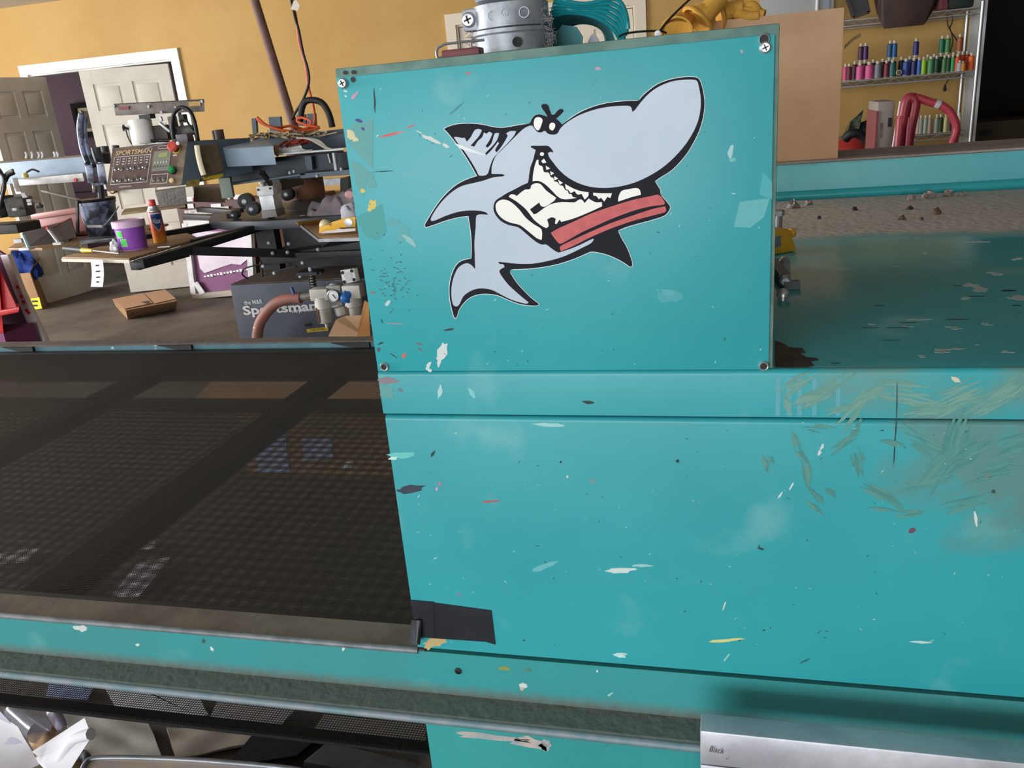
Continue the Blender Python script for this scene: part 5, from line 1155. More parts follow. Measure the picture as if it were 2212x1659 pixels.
clp = thing('spring_clamp', 'pale teal and white clamp gripping the left platen corner', 'clamp', PZ(55, 535, TP))
MB().bar(P(50,508,3.33), P(62,536,3.31), .012, .018).build('jaw', mat('pale teal plastic', '#9fc7c9', .4), clp, bevel=.003)
MB().rbox(P(58,537,3.32), .03, .02, .006, 0).build('foot', M_paint_w, clp, bevel=.002)
MB().rbox(P(41,520,3.35), .02, .012, .010, .2).build('pad', M_paint_w, clp, bevel=.003)
cap_ = thing('foil_tray', 'shallow grey ink tray beside the bucket', 'tray', PZ(190, 522, TP))
MB().hexa([PZ(174,528,TP), PZ(262,520,TP), PZ(262,516,TP), PZ(174,523,TP), PZ(172,528,TP)+Vector((0,0,.018)), PZ(264,520,TP)+Vector((0,0,.018)), PZ(264,515,TP)+Vector((0,0,.018)), PZ(172,522,TP)+Vector((0,0,.018))]).build('pan', mat('grey scratched metal', '#6b6a6c', .4, .5, col2='#4b4a4c', scale=12), cap_)
# ------------------------------------------------------------------ right platen: spirit level, rag, ball
lv = thing('spirit_level', 'yellow torpedo spirit level with round silver badge on the right platen', 'spirit level', PZ(740, 505, TP))
ly = PZ(740, 507, TP).y
def lp(u, v, y=None): return P(u, v, y or ly)
MB().prism([lp(688,505), lp(690,490), lp(712,485), lp(716,480), lp(742,472), lp(752,470), lp(768,468), lp(768,490), lp(735,492), lp(722,497), lp(700,499)], (0,.022,0)).build('body', M_yel, lv, bevel=.002)
MB().prism([lp(692,504,ly+.002), lp(692,498,ly+.002), lp(722,492,ly+.002), lp(740,495,ly+.002), lp(768,493,ly+.002), lp(768,499,ly+.002), lp(720,503,ly+.002)], (0,.018,0)).build('rail', mat('pale lilac metal', '#cfc6c6', .4), lv)
MB().lathe(lp(753,481,ly-.001), [(.019,0),(.019,.003),(.014,.004)], n=24, axis=(0,-1,0)).build('badge', M_chrome, lv, smooth=30)
MB().rbox(lp(713,485,ly-.001), .004, .002, .006).build('vial_window', mat('amber vial', '#a8761f', .2), lv)
tag(MB().lathe(lp(703,487,ly+.06)-Vector((0,0,.028)), [(.004,0),(.018,.006),(.026,.018),(.028,.028),(.026,.038),(.018,.050),(.004,.056)], n=24).build('ping_pong_ball', mat('cream ball', '#d8cfa9', .45), smooth=60), 'cream coloured ball behind the spirit level', 'ball')
tag(MB().hexa([PZ(645,487,TP), PZ(700,480,TP), PZ(700,477,TP), PZ(640,482,TP), P(643,482,3.6), P(700,474,3.75), P(700,473,3.78), P(640,479,3.65)]).build('wooden_ruler', mat('amber wood', '#c8912f', .5)), 'amber wooden block on the right platen corner', 'block')
def rag(s, t):
    u = 650+150*s; top = 486-70*math.sin(math.pi*min(1, s*.62+.05)); y = 3.72+.18*t
    v = 488 + (top-488)*math.sin(math.pi*t*.55) + 6*math.sin(9*s+3*t)
    return P(u, v, y) + Vector((.02*math.sin(11*t+5*s), .03*math.sin(13*s), 0))
rg = MB()
def rag2(s, t):
    a = 2*math.pi*s; r_ = (1-.15*math.sin(3*a)-.08*math.sin(7*a+1)); ph = t*math.pi*.5
    return rc + Vector((math.cos(a)*.20*r_*math.cos(ph), math.sin(a)*.09*r_*math.cos(ph), .13*math.sin(ph)*(1+.45*math.cos(a)*math.cos(ph)) + .030*math.cos(ph)*(math.sin(5*a+6*ph)+.7*math.sin(9*a-5*ph+1))*math.sin(2*ph)))
rc = PZ(738, 474, TP); rc.y += .05
rg.grid(rag2, 64, 16)
tag(rg.build('grey_rag', mat('grey cloth', '#857b80', .95, col2='#70676b', scale=14, bump=.6, bscale=60), smooth=80), 'crumpled grey rag heaped on the right platen', 'rag')
tag(MB().tube([PZ(655,478,TP)+Vector((0,0,.02)), PZ(668,474,TP)+Vector((0,0,.016)), PZ(690,478,TP)+Vector((0,0,.012))], (.022,.012), n=10, k=4, flat=.6).build('grey_rag', MATS['grey cloth'], smooth=60), 'twisted end of grey cloth on the platen corner', 'rag')
tag(MB().blob(P(757,420,3.85), .03, .02, .02, seed=3, flat=False, amp=.15).build('pink_cloth', mat('pale pink cloth', '#d9a9a9', .8), smooth=60), 'pale pink cloth lump on top of the grey rag', 'cloth')
tag(MB().blob(PZ(752,478,TP)+Vector((.02,-.02,.0)), .05, .03, .05, seed=31, amp=.4).build('white_cloth', mat('white cloth', '#c9c8d2', .9), smooth=50), 'white cloth scrap below the grey rag', 'cloth')
# ------------------------------------------------------------------ floor, left
# brown frames, boards and screens leaning behind the press
sf = thing('print_screen', 'white framed screen with purple mesh and peeling film leaning by the press', 'screen frame', (-4.42, 6.45, 0))
fy = 6.42
def fp(u, v, dy=0): return P(u, v, fy+dy)
outer = [fp(398,482), fp(545,482), fp(549,620), fp(417,637)]
def fr(a, b, w): return MB().bar(a, b, .05, w, up=(0,1,0))
fr(fp(402,482), fp(421,634), .055).build('left_bar', M_paint_w, sf); fr(fp(539,482), fp(545,600), .055).build('right_bar', M_paint_w, sf)
fr(fp(418,640), fp(520,630), .05).build('bottom_bar', mat('dirty white bar', '#b3a79c', .6), sf); fr(fp(400,482), fp(545,482), .05).build('top_bar', M_paint_w, sf)
MB().prism([fp(408,485,.01), fp(538,485,.01), fp(542,622,.01), fp(424,632,.01)], (0,.006,0)).build('mesh', mat('plum mesh', '#7d4a72', .6, col2='#8a557e', scale=3), sf)
MB().prism([fp(413,500,.0), fp(532,500,.0), fp(534,560,.0), fp(520,572,.0), fp(500,570,.0), fp(470,580,.0), fp(442,590,.0), fp(432,580,.0), fp(424,540,.0)], (0,.004,0)).build('peeling_film', mat('lilac white film', '#e6dce8', .35, col2='#d6c7d9', scale=4), sf)
o = MB()
for k_ in range(14):
    o.rbox(fp(443+7*k_, 597-1.2*k_, -.004), .012, .002, .006+.008*((k_*7) % 3)/3)
tag(o.build('film_crumbs', M_paper, sf), kind='stuff')
MB().prism([fp(417,612,-.03), fp(426,608,-.03), fp(443,633,-.03), fp(432,637,-.03)], (0,.01,0)).build('torn_strip', M_paint_w, sf)
# cardboard flat on floor
bb = thing('flattened_box', 'flattened brown cardboard box with torn flap on the floor', 'box', PZ(310, 680, 0))
c4 = [PZ(243,647,.10), PZ(357,626,.10), PZ(383,650,.10), PZ(272,671,.10)]
b4 = [PZ(250,662,.0), PZ(352,640,.0), PZ(380,668,.0), PZ(276,690,.0)]
MB().hexa([b4[3], b4[2], b4[1], b4[0], c4[3], c4[2], c4[1], c4[0]]).build('body', M_card_d, bb)
MB().prism([PZ(243,647,.104), PZ(310,634,.104), PZ(330,655,.104), PZ(270,668,.104)], (0,0,.004)).build('flap', mat('cardboard flap', '#bf9674', .9), bb)
MB().prism([PZ(312,634,.104), PZ(357,626,.104), PZ(380,646,.104), PZ(335,656,.104)], (0,0,.004)).build('flap', MATS['cardboard flap'], bb)
MB().prism([PZ(304,652,.111), PZ(322,650,.111), PZ(322,657,.111)], (0,0,.001)).build('torn_hole', M_black, bb)
e0, e1 = b4[3].lerp(c4[3], .35), b4[2].lerp(c4[2], .35); q = e0.lerp(e1, .06); text('BLACK', bb, mat('brown marker', '#5c3b2a', .8), q+Vector((0,-.004,0)), e1-e0, c4[3]-b4[3], .05, shear=.2, width=(e1-e0).length*.5)
# carton with blue cloth, yellow label
ct_ = thing('carton', 'open brown carton with blue cloth and yellow label on the floor', 'carton', PZ(70, 668, 0))
q0, q1, q2 = PZ(50, 671, 0), PZ(92, 668, 0), PZ(106, 655, 0)
w1 = (q1-q0); w2 = (q2-q1)
hgt = Vector((-.03, 0, .34))
q0 = q0 - w1*.9
def wallp(a, b, n, m): MB().prism([a, b, b+hgt, a+hgt], n).build('side', m, ct_)
wallp(q0, q1, Vector((0,.006,0)), M_card_d); wallp(q1, q2, Vector((-.006,0,0)), M_card_d); wallp(q0+w2, q2, Vector((0,-.006,0)), M_card_d); wallp(q0, q0+w2, Vector((.006,0,0)), M_card_d)
MB().prism([q2+hgt, q1+hgt, q1+hgt+Vector((.07,-.02,.06)), q2+hgt+Vector((.07,0,.10))], Vector((0,.004,.004))).build('flap', M_card_d, ct_)
yl = MB().prism([P(66,645,q1.y-.03), P(85,642,q1.y-.03), P(91,666,q1.y-.03), P(72,669,q1.y-.03)], (0,-.003,0)).build('yellow_label', mat('bright yellow label', '#e3d02c', .5), ct_)
for v in (651, 660): MB().rbox(P(75, v, q1.y-.036), .03, .001, .008).build('label_print', M_black, yl)
tag(MB().blob((q0+q2)/2+Vector((.05,.02,.26)), .15, .11, .15, seed=8, amp=.35).build('blue_cloth', mat('royal blue cloth', '#1f3f8f', .9, col2='#16306e', scale=8), smooth=60), 'royal blue cloth heaped in the open carton', 'cloth')
# pink plastic tote
pk = thing('plastic_tote', 'dusty pink plastic tote behind the bucket', 'tote', (-3.3, 3.9, TP))
M_pinkp = mat('dusty pink plastic', '#b97d78', .4)
ty = 3.78
tt = [P(72,468,ty), P(178,452,ty), None, None]
tt[2] = Vector((tt[1].x-.02, ty+.01, TP)); tt[3] = Vector((tt[0].x+.02, ty+.01, TP))
MB().hexa([tt[3], tt[2], tt[2]+Vector((-.01,.2,0)), tt[3]+Vector((.01,.2,0)), tt[0], tt[1], tt[1]+Vector((.0,.24,0)), tt[0]+Vector((.0,.24,0))]).build('body', M_pinkp, pk, bevel=.02)
MB().bar(tt[0], tt[1], .04, .03).build('rim', M_pinkp, pk, bevel=.008)
MB().box(tt[0].x-.02, tt[1].x+.25, ty-.02, ty+.34, pz, pz+.012).build('platen', M_ply, press, bevel=.002)
# purple board with red plastic at the picture edge
pb_ = thing('purple_board', 'purple board wrapped in clear plastic at the left edge', 'board', PZ(60, 745, 0))
yb = 4.4
MB().prism([P(-120,470,yb), P(12,552,yb), P(98,742,yb), P(118,800,yb), P(-120,830,yb)], (0,.02,0)).build('board', mat('plum purple board', '#6b2a5c', .5), pb_)
MB().prism([P(0,552,yb-.01), P(16,550,yb-.01), P(46,628,yb-.01), P(99,740,yb-.01), P(78,745,yb-.01), P(30,630,yb-.01)], (0,.04,0)).build('clear_edge', mat('cloudy plastic', '#cfc7cb', .25), pb_, bevel=.004)
for (u, v) in ((38,620),(46,640),(51,652),(58,670),(62,675)): MB().lathe(P(u, v, yb-.012), [(.012,0),(.012,.004)], n=10, axis=(0,-1,0)).build('red_spot', M_redpl, pb_)
rd = thing('red_crate', 'bright red plastic crate at the left picture edge', 'crate', P(5, 720, 4.2))
MB().hexa([P(-80,725,4.1), P(8,722,4.1), P(8,705,4.35), P(-80,708,4.35), P(-80,560,4.1), P(-4,585,4.1), P(-4,575,4.35), P(-80,550,4.35)]).build('body', mat('red crate plastic', '#b52226', .4), rd, bevel=.01)
MB().hexa([P(-80,700,4.04), P(40,675,4.04), P(40,665,4.35), P(-80,690,4.35), P(-80,685,4.04), P(42,664,4.04), P(42,654,4.35), P(-80,675,4.35)]).build('rim', MATS['red crate plastic'], rd, bevel=.006)
MB().prism([P(-60,560,4.12), P(0,585,4.12), P(38,668,4.12), P(-60,690,4.12)], (0,.01,0)).build('side_panel', mat('deep red plastic', '#9c1d24', .45), rd)
MB().box(P(-80,725,4.1).x, P(8,722,4.1).x, 4.1, 4.34, 0, P(8,722,4.1).z+.004).build('lower_panel', MATS['plum purple board'], rd)
# clutter behind the ring plate: maroon boards, papers
cl = thing('maroon_cabinet', 'low maroon cabinet with papers behind the press', 'cabinet', P(480, 480, 6.66)*Vector((1,1,0)))
my = 6.66
MB().hexa([Vector((P(385,470,my).x,my,0)), Vector((P(690,455,my).x,my,0)), Vector((P(690,455,my).x,my+.3,0)), Vector((P(385,470,my).x,my+.3,0)), P(380,440,my), P(690,420,my), P(690,420,my)+Vector((0,.3,0)), P(380,440,my)+Vector((0,.3,0))]).build('body', mat('maroon paint', '#5c4140', .6), cl)
MB().bar(P(400,461,my-.02), P(495,451,my-.02), .01, .05).build('label_strip', mat('spotted white board', '#d3cdc6', .7, col2='#9c948c', scale=40), cl)
for (u, v, w_) in ((412,430,.04),(412,445,.03),(467,445,.05),(518,425,.06)): MB().rbox(P(u, v, my-.008), w_, .004, .02).build('paper_label', M_paint_w, cl)
MB().rbox(P(418,432,my-.014), .008, .003, .018).build('red_mark', M_redpl, cl)
tag(MB().hexa([P(418,436,4.9), P(486,438,4.9), P(486,430,5.0), P(418,428,5.0), P(420,402,4.9), P(485,398,4.9), P(485,396,5.0), P(420,400,5.0)]).build('brown_carton', mat('dark brown carton', '#6a5a4b', .9)), 'dark brown carton behind the control box', 'carton')
tag(MB().hexa([P(262,465,4.6), P(400,448,4.6), P(400,440,4.9), P(270,455,4.9), P(262,460,4.6), P(400,443,4.6), P(400,436,4.9), P(270,451,4.9)]).build('wooden_plank', mat('old plank', '#8c7452', .8, col2='#6f5a3f', scale=10)), 'old wooden plank lying behind the spray can', 'plank')
tag(MB().hexa([P(345,448,4.7), P(405,452,4.7), P(405,445,4.9), P(345,441,4.9), P(335,415,4.7), P(400,405,4.7), P(400,402,4.9), P(335,411,4.9)]).build('brown_carton', M_greasy), 'dark crate below the control box', 'crate')
for (u0, v0, u1, v1, y, m, n_, lb) in ((690,388,745,402,5.0,M_steel,'steel_plate','grey steel plate behind the rusty column'),(735,385,752,430,4.9,M_black,'black_bracket','black bracket beside the dryer cabinet edge')):
    MB().prism([P(u0,v0,y), P(u1,v0-4,y), P(u1,v1-4,y), P(u0,v1,y)], (0,.06,0)).build(n_, m, press)
# open carton behind the dryer, blue stickers on its side
oc = thing('open_carton', 'open brown carton with bluish stickers behind the dryer belt', 'carton', (-1.7, 3.1, 0))
oy0, oy1, ox0, ox1, oz = 2.92, 3.32, -2.02, -1.22, .50
MB().box(ox0, ox1, oy0, oy0+.006, 0, oz).build('front_side', M_card_d, oc); MB().box(ox0, ox1, oy1-.006, oy1, 0, oz).build('back_side', M_card_in, oc)
MB().box(ox0, ox0+.006, oy0+.006, oy1-.006, 0, oz).build('end_side', M_card_d, oc); MB().box(ox1-.006, ox1, oy0+.006, oy1-.006, 0, oz).build('end_side', M_card_d, oc)
MB().prism([P(709,727,3.0), P(790,727,3.0), P(783,682,3.05), P(745,684,3.05), P(725,692,3.03)], (0,.005,.002)).build('flap', M_card, oc)
MB().prism([P(771,726,2.96), P(800,726,2.96), P(796,655,3.0), P(787,650,3.0)], (0,.005,.002)).build('flap', M_card_in, oc)
MB().prism([Vector((ox0,oy0,oz)), Vector((ox1,oy0,oz)), Vector((ox1,oy0-.16,oz-.10)), Vector((ox0-.08,oy0-.16,oz-.10))], (0,.002,.005)).build('flap', M_card, oc)
bl = mat('pale blue sticker', '#b9c6ee', .5, col2='#93a5dd', scale=30)
s0, s1 = P(545,905,2.915), P(625,1020,2.915); MB().prism([P(545,918,2.915), P(612,902,2.915), P(626,1020,2.915), P(558,1022,2.915)], (0,-.002,0)).build('sticker', bl, oc)
MB().prism([P(652,945,2.915), P(716,944,2.915), P(720,990,2.915), P(656,995,2.915)], (0,-.002,0)).build('sticker', bl, oc)
MB().prism([P(745,998,2.915), P(765,996,2.915), P(760,1012,2.915), P(742,1012,2.915)], (0,-.002,0)).build('sticker', M_paper, oc)
# cardboard sheets on the floor behind the dryer
tag(MB().prism([PZ(440,889,.0), PZ(560,893,.0), PZ(640,890,.0), PZ(520,888,.0)], (0,0,.006)).build('cardboard_sheet', M_card), 'flat cardboard sheet on the floor behind the belt', 'cardboard')
# ------------------------------------------------------------------ litter under the front rail
def sheet(lbl, name, pts, zs, m, cat_, seed=0, thick=.001, curl=.02):
    a, b, c, d = [PZ(u, v, z) for (u, v), z in zip(pts, zs)]
    def fn(s, t):
        p = a.lerp(b, s).lerp(d.lerp(c, s), t); return p + Vector((0,0,curl*math.sin(math.pi*s)*math.sin(math.pi*t*1.0)+.004*math.sin(9*s+seed)*math.sin(7*t)))
    return tag(MB().grid(fn, 10, 8, thick).build(name, m, smooth=60), lbl, cat_)
M_wp = mat('bright paper', '#f2f0f6', .6)
sheet('large crumpled white paper sheet at the lower left corner', 'paper_sheet', [(-60,1500),(40,1570),(84,1650),(-60,1740)], (.34,.28,.07,.09), M_wp, 'paper', 1, curl=.012)
sheet('white paper sheet lying above the lower left corner', 'paper_sheet', [(-60,1490),(0,1535),(60,1600),(-50,1620)], (.34,.34,.20,.20), mat('lilac paper', '#cfcbe0', .7), 'paper', 4, curl=.012)
fc = thing('folded_card', 'white folded card with blue edge among the floor litter', 'card', PZ(150, 1620, 0))
a, b, c, d = PZ(183,1552,.20), PZ(197,1588,.17), PZ(125,1665,.05), PZ(70,1625,.09)
MB().prism([a, b, c, d], (0,0,.002)).build('upper_leaf', M_paper, fc)
MB().prism([a-Vector((0,0,.02)), b+Vector((.0,0,-.004)), c+Vector((.03,-.03,-.01)), d+Vector((0,0,-.02))], (0,0,.001)).build('lower_leaf', M_paper, fc)
MB().tube([b+Vector((0,0,.003)), b.lerp(c,.3)+Vector((-.02,0,.012)), b.lerp(c,.8)+Vector((-.01,0,.010)), c+Vector((0,0,.004))], (.014,.006), n=8, k=4).build('curled_edge', M_paper, fc, smooth=60)
sheet('torn brown cardboard scrap beside the folded card', 'cardboard_scrap', [(60,1590),(115,1570),(130,1580),(80,1640)], (.02,.02,.02,.02), M_card, 'cardboard', 6, .003, .01)
sheet('torn brown cardboard scrap at the bottom edge', 'cardboard_scrap', [(120,1659),(165,1632),(190,1700),(120,1720)], (.02,.02,.01,.01), M_card, 'cardboard', 7, .003, .01)
sheet('slate grey plastic sheet under the folded card', 'plastic_sheet', [(160,1645),(190,1615),(215,1650),(180,1690)], (.015,.015,.01,.01), mat('slate plastic', '#5a5a66', .5), 'plastic', 8, .001, .008)
sheet('pale plastic film crumpled under the belt edge', 'plastic_film', [(95,1535),(130,1530),(145,1565),(125,1580)], (.05,.05,.03,.03), mat('lilac film', '#a9a0b8', .3), 'plastic', 9, .0006, .03)
bt_ = thing('plastic_bottle', 'clear crumpled plastic bottle under the belt edge', 'bottle', PZ(50, 1560, 0))
MB().tube([PZ(25,1535,.05), PZ(40,1545,.05), PZ(62,1562,.05), PZ(85,1580,.05)], (.018,.030), n=12, k=4).build('body', mat('clear plastic', '#8d8d98', .12, alpha=.55), bt_, smooth=35)
MB().cyl(PZ(14,1536,.05), PZ(25,1535,.05), .014, n=12).build('neck', MATS['clear plastic'], bt_)
sheet('wide grey board lying on the floor under the dryer', 'floor_board', [(120,1540),(320,1562),(350,1635),(200,1640)], (.012,.012,.012,.012), mat('grey board', '#cfc9c2', .8, col2='#bab2a9', scale=6, flecks='#c9c2ba', fscale=40, fth=.7), 'board', 2, .006, .002)
sheet('taupe board lying on the floor below the return belt', 'floor_board', [(360,1575),(500,1580),(610,1600),(380,1640)], (.01,.01,.01,.01), mat('taupe board b', '#b5a99c', .85, col2='#9c9084', scale=5), 'board', 3, .006, .002)
tr = thing('metal_tray', 'shallow tray with rounded steel rim at the bottom edge', 'tray', PZ(420, 1659, .10))
rim = [PZ(176,1668,.12), PZ(184,1650,.12), PZ(205,1638,.12), PZ(300,1637,.12), PZ(450,1644,.12), PZ(640,1662,.12), PZ(660,1680,.12)]
MB().tube(rim, .006, n=8).build('rim', M_steel, tr, smooth=60)
q = [p - Vector((0,0,.003)) for p in rim] + [PZ(640,1800,.11), PZ(180,1800,.11)]
MB().prism(q, (0,0,-.10)).build('pan', mat('inky tray lining', '#e0cbb8', .6, col2='#c4bace', scale=6), tr)
gf = thing('steel_bar', 'dark grey metal bar corner lying on the floor under the dryer', 'frame', PZ(740, 1640, .05))
MB().hexa([PZ(655,1660,.0), PZ(830,1690,.0), PZ(900,1660,.0), PZ(720,1612,.0), PZ(655,1645,.06), PZ(840,1680,.06), PZ(900,1648,.06), PZ(708,1602,.06)]).build('bar', mat('dull grey metal', '#6f7175', .45, .4, col2='#5a5c60', scale=8), gf, bevel=.004)
tag(MB().hexa([PZ(490,1660,.0), PZ(640,1640,.0), PZ(700,1590,.0), PZ(560,1575,.0), PZ(490,1655,.03), PZ(640,1632,.03), PZ(700,1583,.03), PZ(560,1568,.03)]).build('black_board', M_black), 'black board lying on the floor behind the tray', 'board')
# white papers on the floor seen through both belts
for i, (pts, m, lb) in enumerate(((((0,1195),(85,1185),(60,1215),(-30,1220)), M_wp, 'white paper on the floor seen through the belt at left'), (((95,1245),(195,1225),(180,1285),(70,1310)), mat('grey lilac paper', '#b9b4cc', .7), 'lilac paper on the floor seen through the belt'), (((300,1215),(370,1205),(300,1290),(240,1290)), M_wp, 'white strip on the floor seen through the belt'), (((200,1180),(335,1170),(335,1185),(215,1195)), M_paper, 'long white strip on the floor seen through the belt'))):
    q = [PZ(u, v, .02) for u, v in pts]; tag(MB().prism(q, (0,0,.003)).build('floor_sheet', m), lb, 'paper')

for i, (pts, m, lb) in enumerate(((((108,1470),(205,1480),(190,1512),(100,1505)), bl, 'added bluish sheet for lit floor under the lower belt at left'), (((225,1484),(300,1490),(420,1545),(250,1528)), M_wp, 'added pale sheet for lit floor under the lower belt'), (((330,1498),(430,1508),(450,1545),(425,1546)), M_paper, 'added bright sheet for lit floor under the lower belt beside a bar'), (((470,1515),(640,1532),(610,1565),(455,1550)), mat('light grey lit floor sheet', '#c6c2bf', .7), 'light grey lit floor sheet seen through the lower belt, middle'), (((700,1545),(920,1565),(920,1600),(680,1578)), mat('mid grey lit floor sheet', '#a8a39d', .8), 'added grey sheet for lit floor under the lower belt near the leg'))):
    q = [PZ(u, v, .014) for u, v in pts]; tag(MB().prism(q, (0,0,.003)).build('floor_sheet', m), lb, 'paper')  # pale sheets added to stand in for the lit floor below the return belt
# ------------------------------------------------------------------ wire shelf with thread spools
SY0, SY1, SX0, SX1 = 6.50, 6.86, 0.42, 1.645
sh = thing('wire_shelf', 'chrome wire shelving rack holding thread spools by the back wall', 'shelf', ((SX0+SX1)/2, 6.68, 0))
for x in (SX0, SX1):
    for y in (SY0, SY1):
        po = MB().cyl((x, y, 0.02), (x, y, 1.80), .0125, n=12).build('post', M_chrome, sh, smooth=40)
        MB().lathe((x, y, 0), [(.018,0),(.018,.012),(.008,.02)], n=12).build('foot', M_blackrub, po, smooth=40)
        MB().lathe((x, y, 1.80), [(.014,0),(.014,.008),(.008,.012)], n=12).build('post_cap', M_chrome, po, smooth=40)
for z in (1.772, 1.378, 0.985, 0.30):
    o = MB()
    for zz in (z, z-.036): 
        o.tube([(SX0, SY0, zz), (SX1, SY0, zz)], .0045, n=6, k=1); o.tube([(SX0, SY1, zz), (SX1, SY1, zz)], .0045, n=6, k=1)
    for x in (SX0, SX1): o.tube([(x, SY0, z), (x, SY1, z)], .0045, n=6, k=1); o.tube([(x, SY0, z-.036), (x, SY1, z-.036)], .0045, n=6, k=1)
    s = o.build('shelf_frame', M_chrome, sh, smooth=60)
    n = 24; pts = [(SX0+(SX1-SX0)*i/n, SY0, z-.003-(.030 if i % 2 else 0)) for i in range(n+1)]
    MB().tube(pts, .0035, n=6, k=1).build('zigzag_truss', M_chrome, s, smooth=30)
    pts = [(SX0+(SX1-SX0)*i/n, SY1, z-.003-(.030 if i % 2 else 0)) for i in range(n+1)]
    MB().tube(pts, .0035, n=6, k=1).build('zigzag_truss', M_chrome, s, smooth=30)
    for i in range(1, 42):
        x = SX0+(SX1-SX0)*i/42; MB().tube([(x, SY0, z+.002), (x, SY1, z+.002)], .0022, n=4, k=1).build('deck_wire', M_chrome, s)
def zs(zx, zy): return 1792+zx/5.267, zy/5.267
sp_th = MB().lathe((0,0,0), [(.014,.006),(.0175,.010),(.016,.092),(.011,.098)], n=16).build('tmp', M_paper)
spm = sp_th.data; bpy.data.objects.remove(sp_th)
cor = MB().lathe((0,0,0), [(.0165,0),(.0165,.005),(.007,.007),(.007,.098),(.0085,.100),(.0085,.112),(.006,.112)], n=14).build('tmp', mat('spool plastic', '#c9c2b4', .5))
com = cor.data; bpy.data.objects.remove(cor)
NAMES = {}
def spool(zx, z, y, col, word, where, hscale=1.0, lean=0.0, lie=False, wd=1.0):
    p = P(*zs(zx, 800), y); x = p.x
    lbl = '%s thread spool %s' % (word, where)
    t = thing('thread_spool', lbl, 'thread spool', (x, y, z), 'thread spools on the wire shelf')
    a = bpy.data.objects.new('thread', spm); C.objects.link(a); a.parent = t
    a.material_slots[0].link = 'OBJECT'; a.material_slots[0].material = mat('thread '+col, col, .5)
    b = bpy.data.objects.new('spool_core', com); C.objects.link(b); b.parent = t
    t.scale = (wd, wd, hscale)
    if lean: t.rotation_euler = (0, lean, 0)
    if lie: t.rotation_euler = (R3(-90), 0, 0); t.location.z = z+.026
zm, zl = 1.3845, .9915
front = [(180,'#d1487f','magenta',1),(222,'#6a2036','burgundy',1.1),(345,'#d65a96','rose pink',1.5),(450,'#d8588e','bright pink',1.75),(545,'#83858e','silver grey',1.5),(645,'#7a1f2c','dark red',1.2),(712,'#1e6a68','dark teal',1.3),(865,'#3c4fa0','royal blue',1.25),(955,'#23235e','dark navy',1.2),(1013,'#3a70c0','sky blue',1.05),(1064,'#a9d22c','lime green',1.05),(1145,'#4a8a58','sage green',1.3),(1210,'#1d4a35','forest green',1.05),(1298,'#4a7a3c','moss green',.95),(1345,'#0d4230','bottle green',1.0),(1392,'#2fa44c','emerald green',1.0),(1446,'#ea4f22','red orange',1.2),(1602,'#ee6a24','bright orange',1.15)]
for zx, c, w_, wd in front: spool(zx, zm, 6.545, c, w_, 'in the front row of the middle wire shelf', wd=wd)
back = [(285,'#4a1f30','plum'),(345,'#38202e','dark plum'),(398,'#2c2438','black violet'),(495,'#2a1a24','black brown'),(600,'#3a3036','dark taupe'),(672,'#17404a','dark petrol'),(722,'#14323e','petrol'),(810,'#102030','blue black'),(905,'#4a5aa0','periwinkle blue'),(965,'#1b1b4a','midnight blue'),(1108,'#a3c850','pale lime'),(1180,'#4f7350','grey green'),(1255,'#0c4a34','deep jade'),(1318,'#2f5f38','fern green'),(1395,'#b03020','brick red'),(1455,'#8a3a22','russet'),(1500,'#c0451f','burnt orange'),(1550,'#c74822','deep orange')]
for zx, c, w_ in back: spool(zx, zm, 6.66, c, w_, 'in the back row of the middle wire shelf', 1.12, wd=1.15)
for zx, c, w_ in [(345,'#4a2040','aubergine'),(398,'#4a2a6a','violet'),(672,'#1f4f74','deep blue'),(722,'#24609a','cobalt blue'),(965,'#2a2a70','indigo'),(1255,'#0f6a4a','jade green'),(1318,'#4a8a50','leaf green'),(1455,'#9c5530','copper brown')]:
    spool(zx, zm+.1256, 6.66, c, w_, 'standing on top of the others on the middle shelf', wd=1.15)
spool(1475, zm, 6.512, '#b0b0b8', 'short silver', 'at the front edge of the middle shelf', .62); spool(1512, zm, 6.512, '#ee9020', 'short amber', 'at the front edge of the middle shelf', .55)
spool(795, zm+.0, 6.506, '#cfcac0', 'white', 'lying end on at the front of the middle shelf', .35, lie=True)
for zx, c, w_ in [(1045,'#c8c4b0','cream'),(1080,'#b8b4a4','pale beige'),(1135,'#9fb0a0','celadon'),(1185,'#b59a88','dusty rose'),(1265,'#8a9a88','ash green'),(1310,'#3a4a2a','dark olive'),(1370,'#cfc888','pale yellow'),(1415,'#5a4a38','brown'),(1465,'#7a92b8','pale blue'),(1522,'#d6ccae','ivory')]:
    spool(zx, zl, 6.56, c, w_, 'on the lower wire shelf', 1.1, lean=0)
# things on the top shelf
Z3 = 1.7785
tag(MB().hexa([(P(*zs(600,100),6.5).x,6.46,Z3-.09),(P(*zs(1180,100),6.5).x-.05,6.46,Z3-.09),(P(*zs(1180,100),6.5).x,6.485,Z3+.004),(P(*zs(600,100),6.5).x-.03,6.485,Z3+.004),(P(*zs(560,0),6.5).x,6.44,Z3+.16),(P(*zs(1260,0),6.5).x,6.44,Z3+.16),(P(*zs(1260,0),6.5).x,6.80,Z3+.16),(P(*zs(560,0),6.5).x,6.80,Z3+.16)]).build('leather_bag', mat('dark brown leather', '#42281f', .6, col2='#2f1d17', scale=6), bevel=.03), 'dark brown leather bag sagging over the top wire shelf', 'bag')
fr_ = thing('framed_print', 'dark framed print leaning on the top wire shelf', 'frame', (P(*zs(330,150),6.5).x, 6.55, Z3))
MB().prism([P(*zs(270,200),6.52), P(*zs(450,140),6.52), P(*zs(400,-80),6.52), P(*zs(180,-60),6.52)], (0,.02,0)).build('panel', mat('charcoal panel', '#2f2f33', .5), fr_)
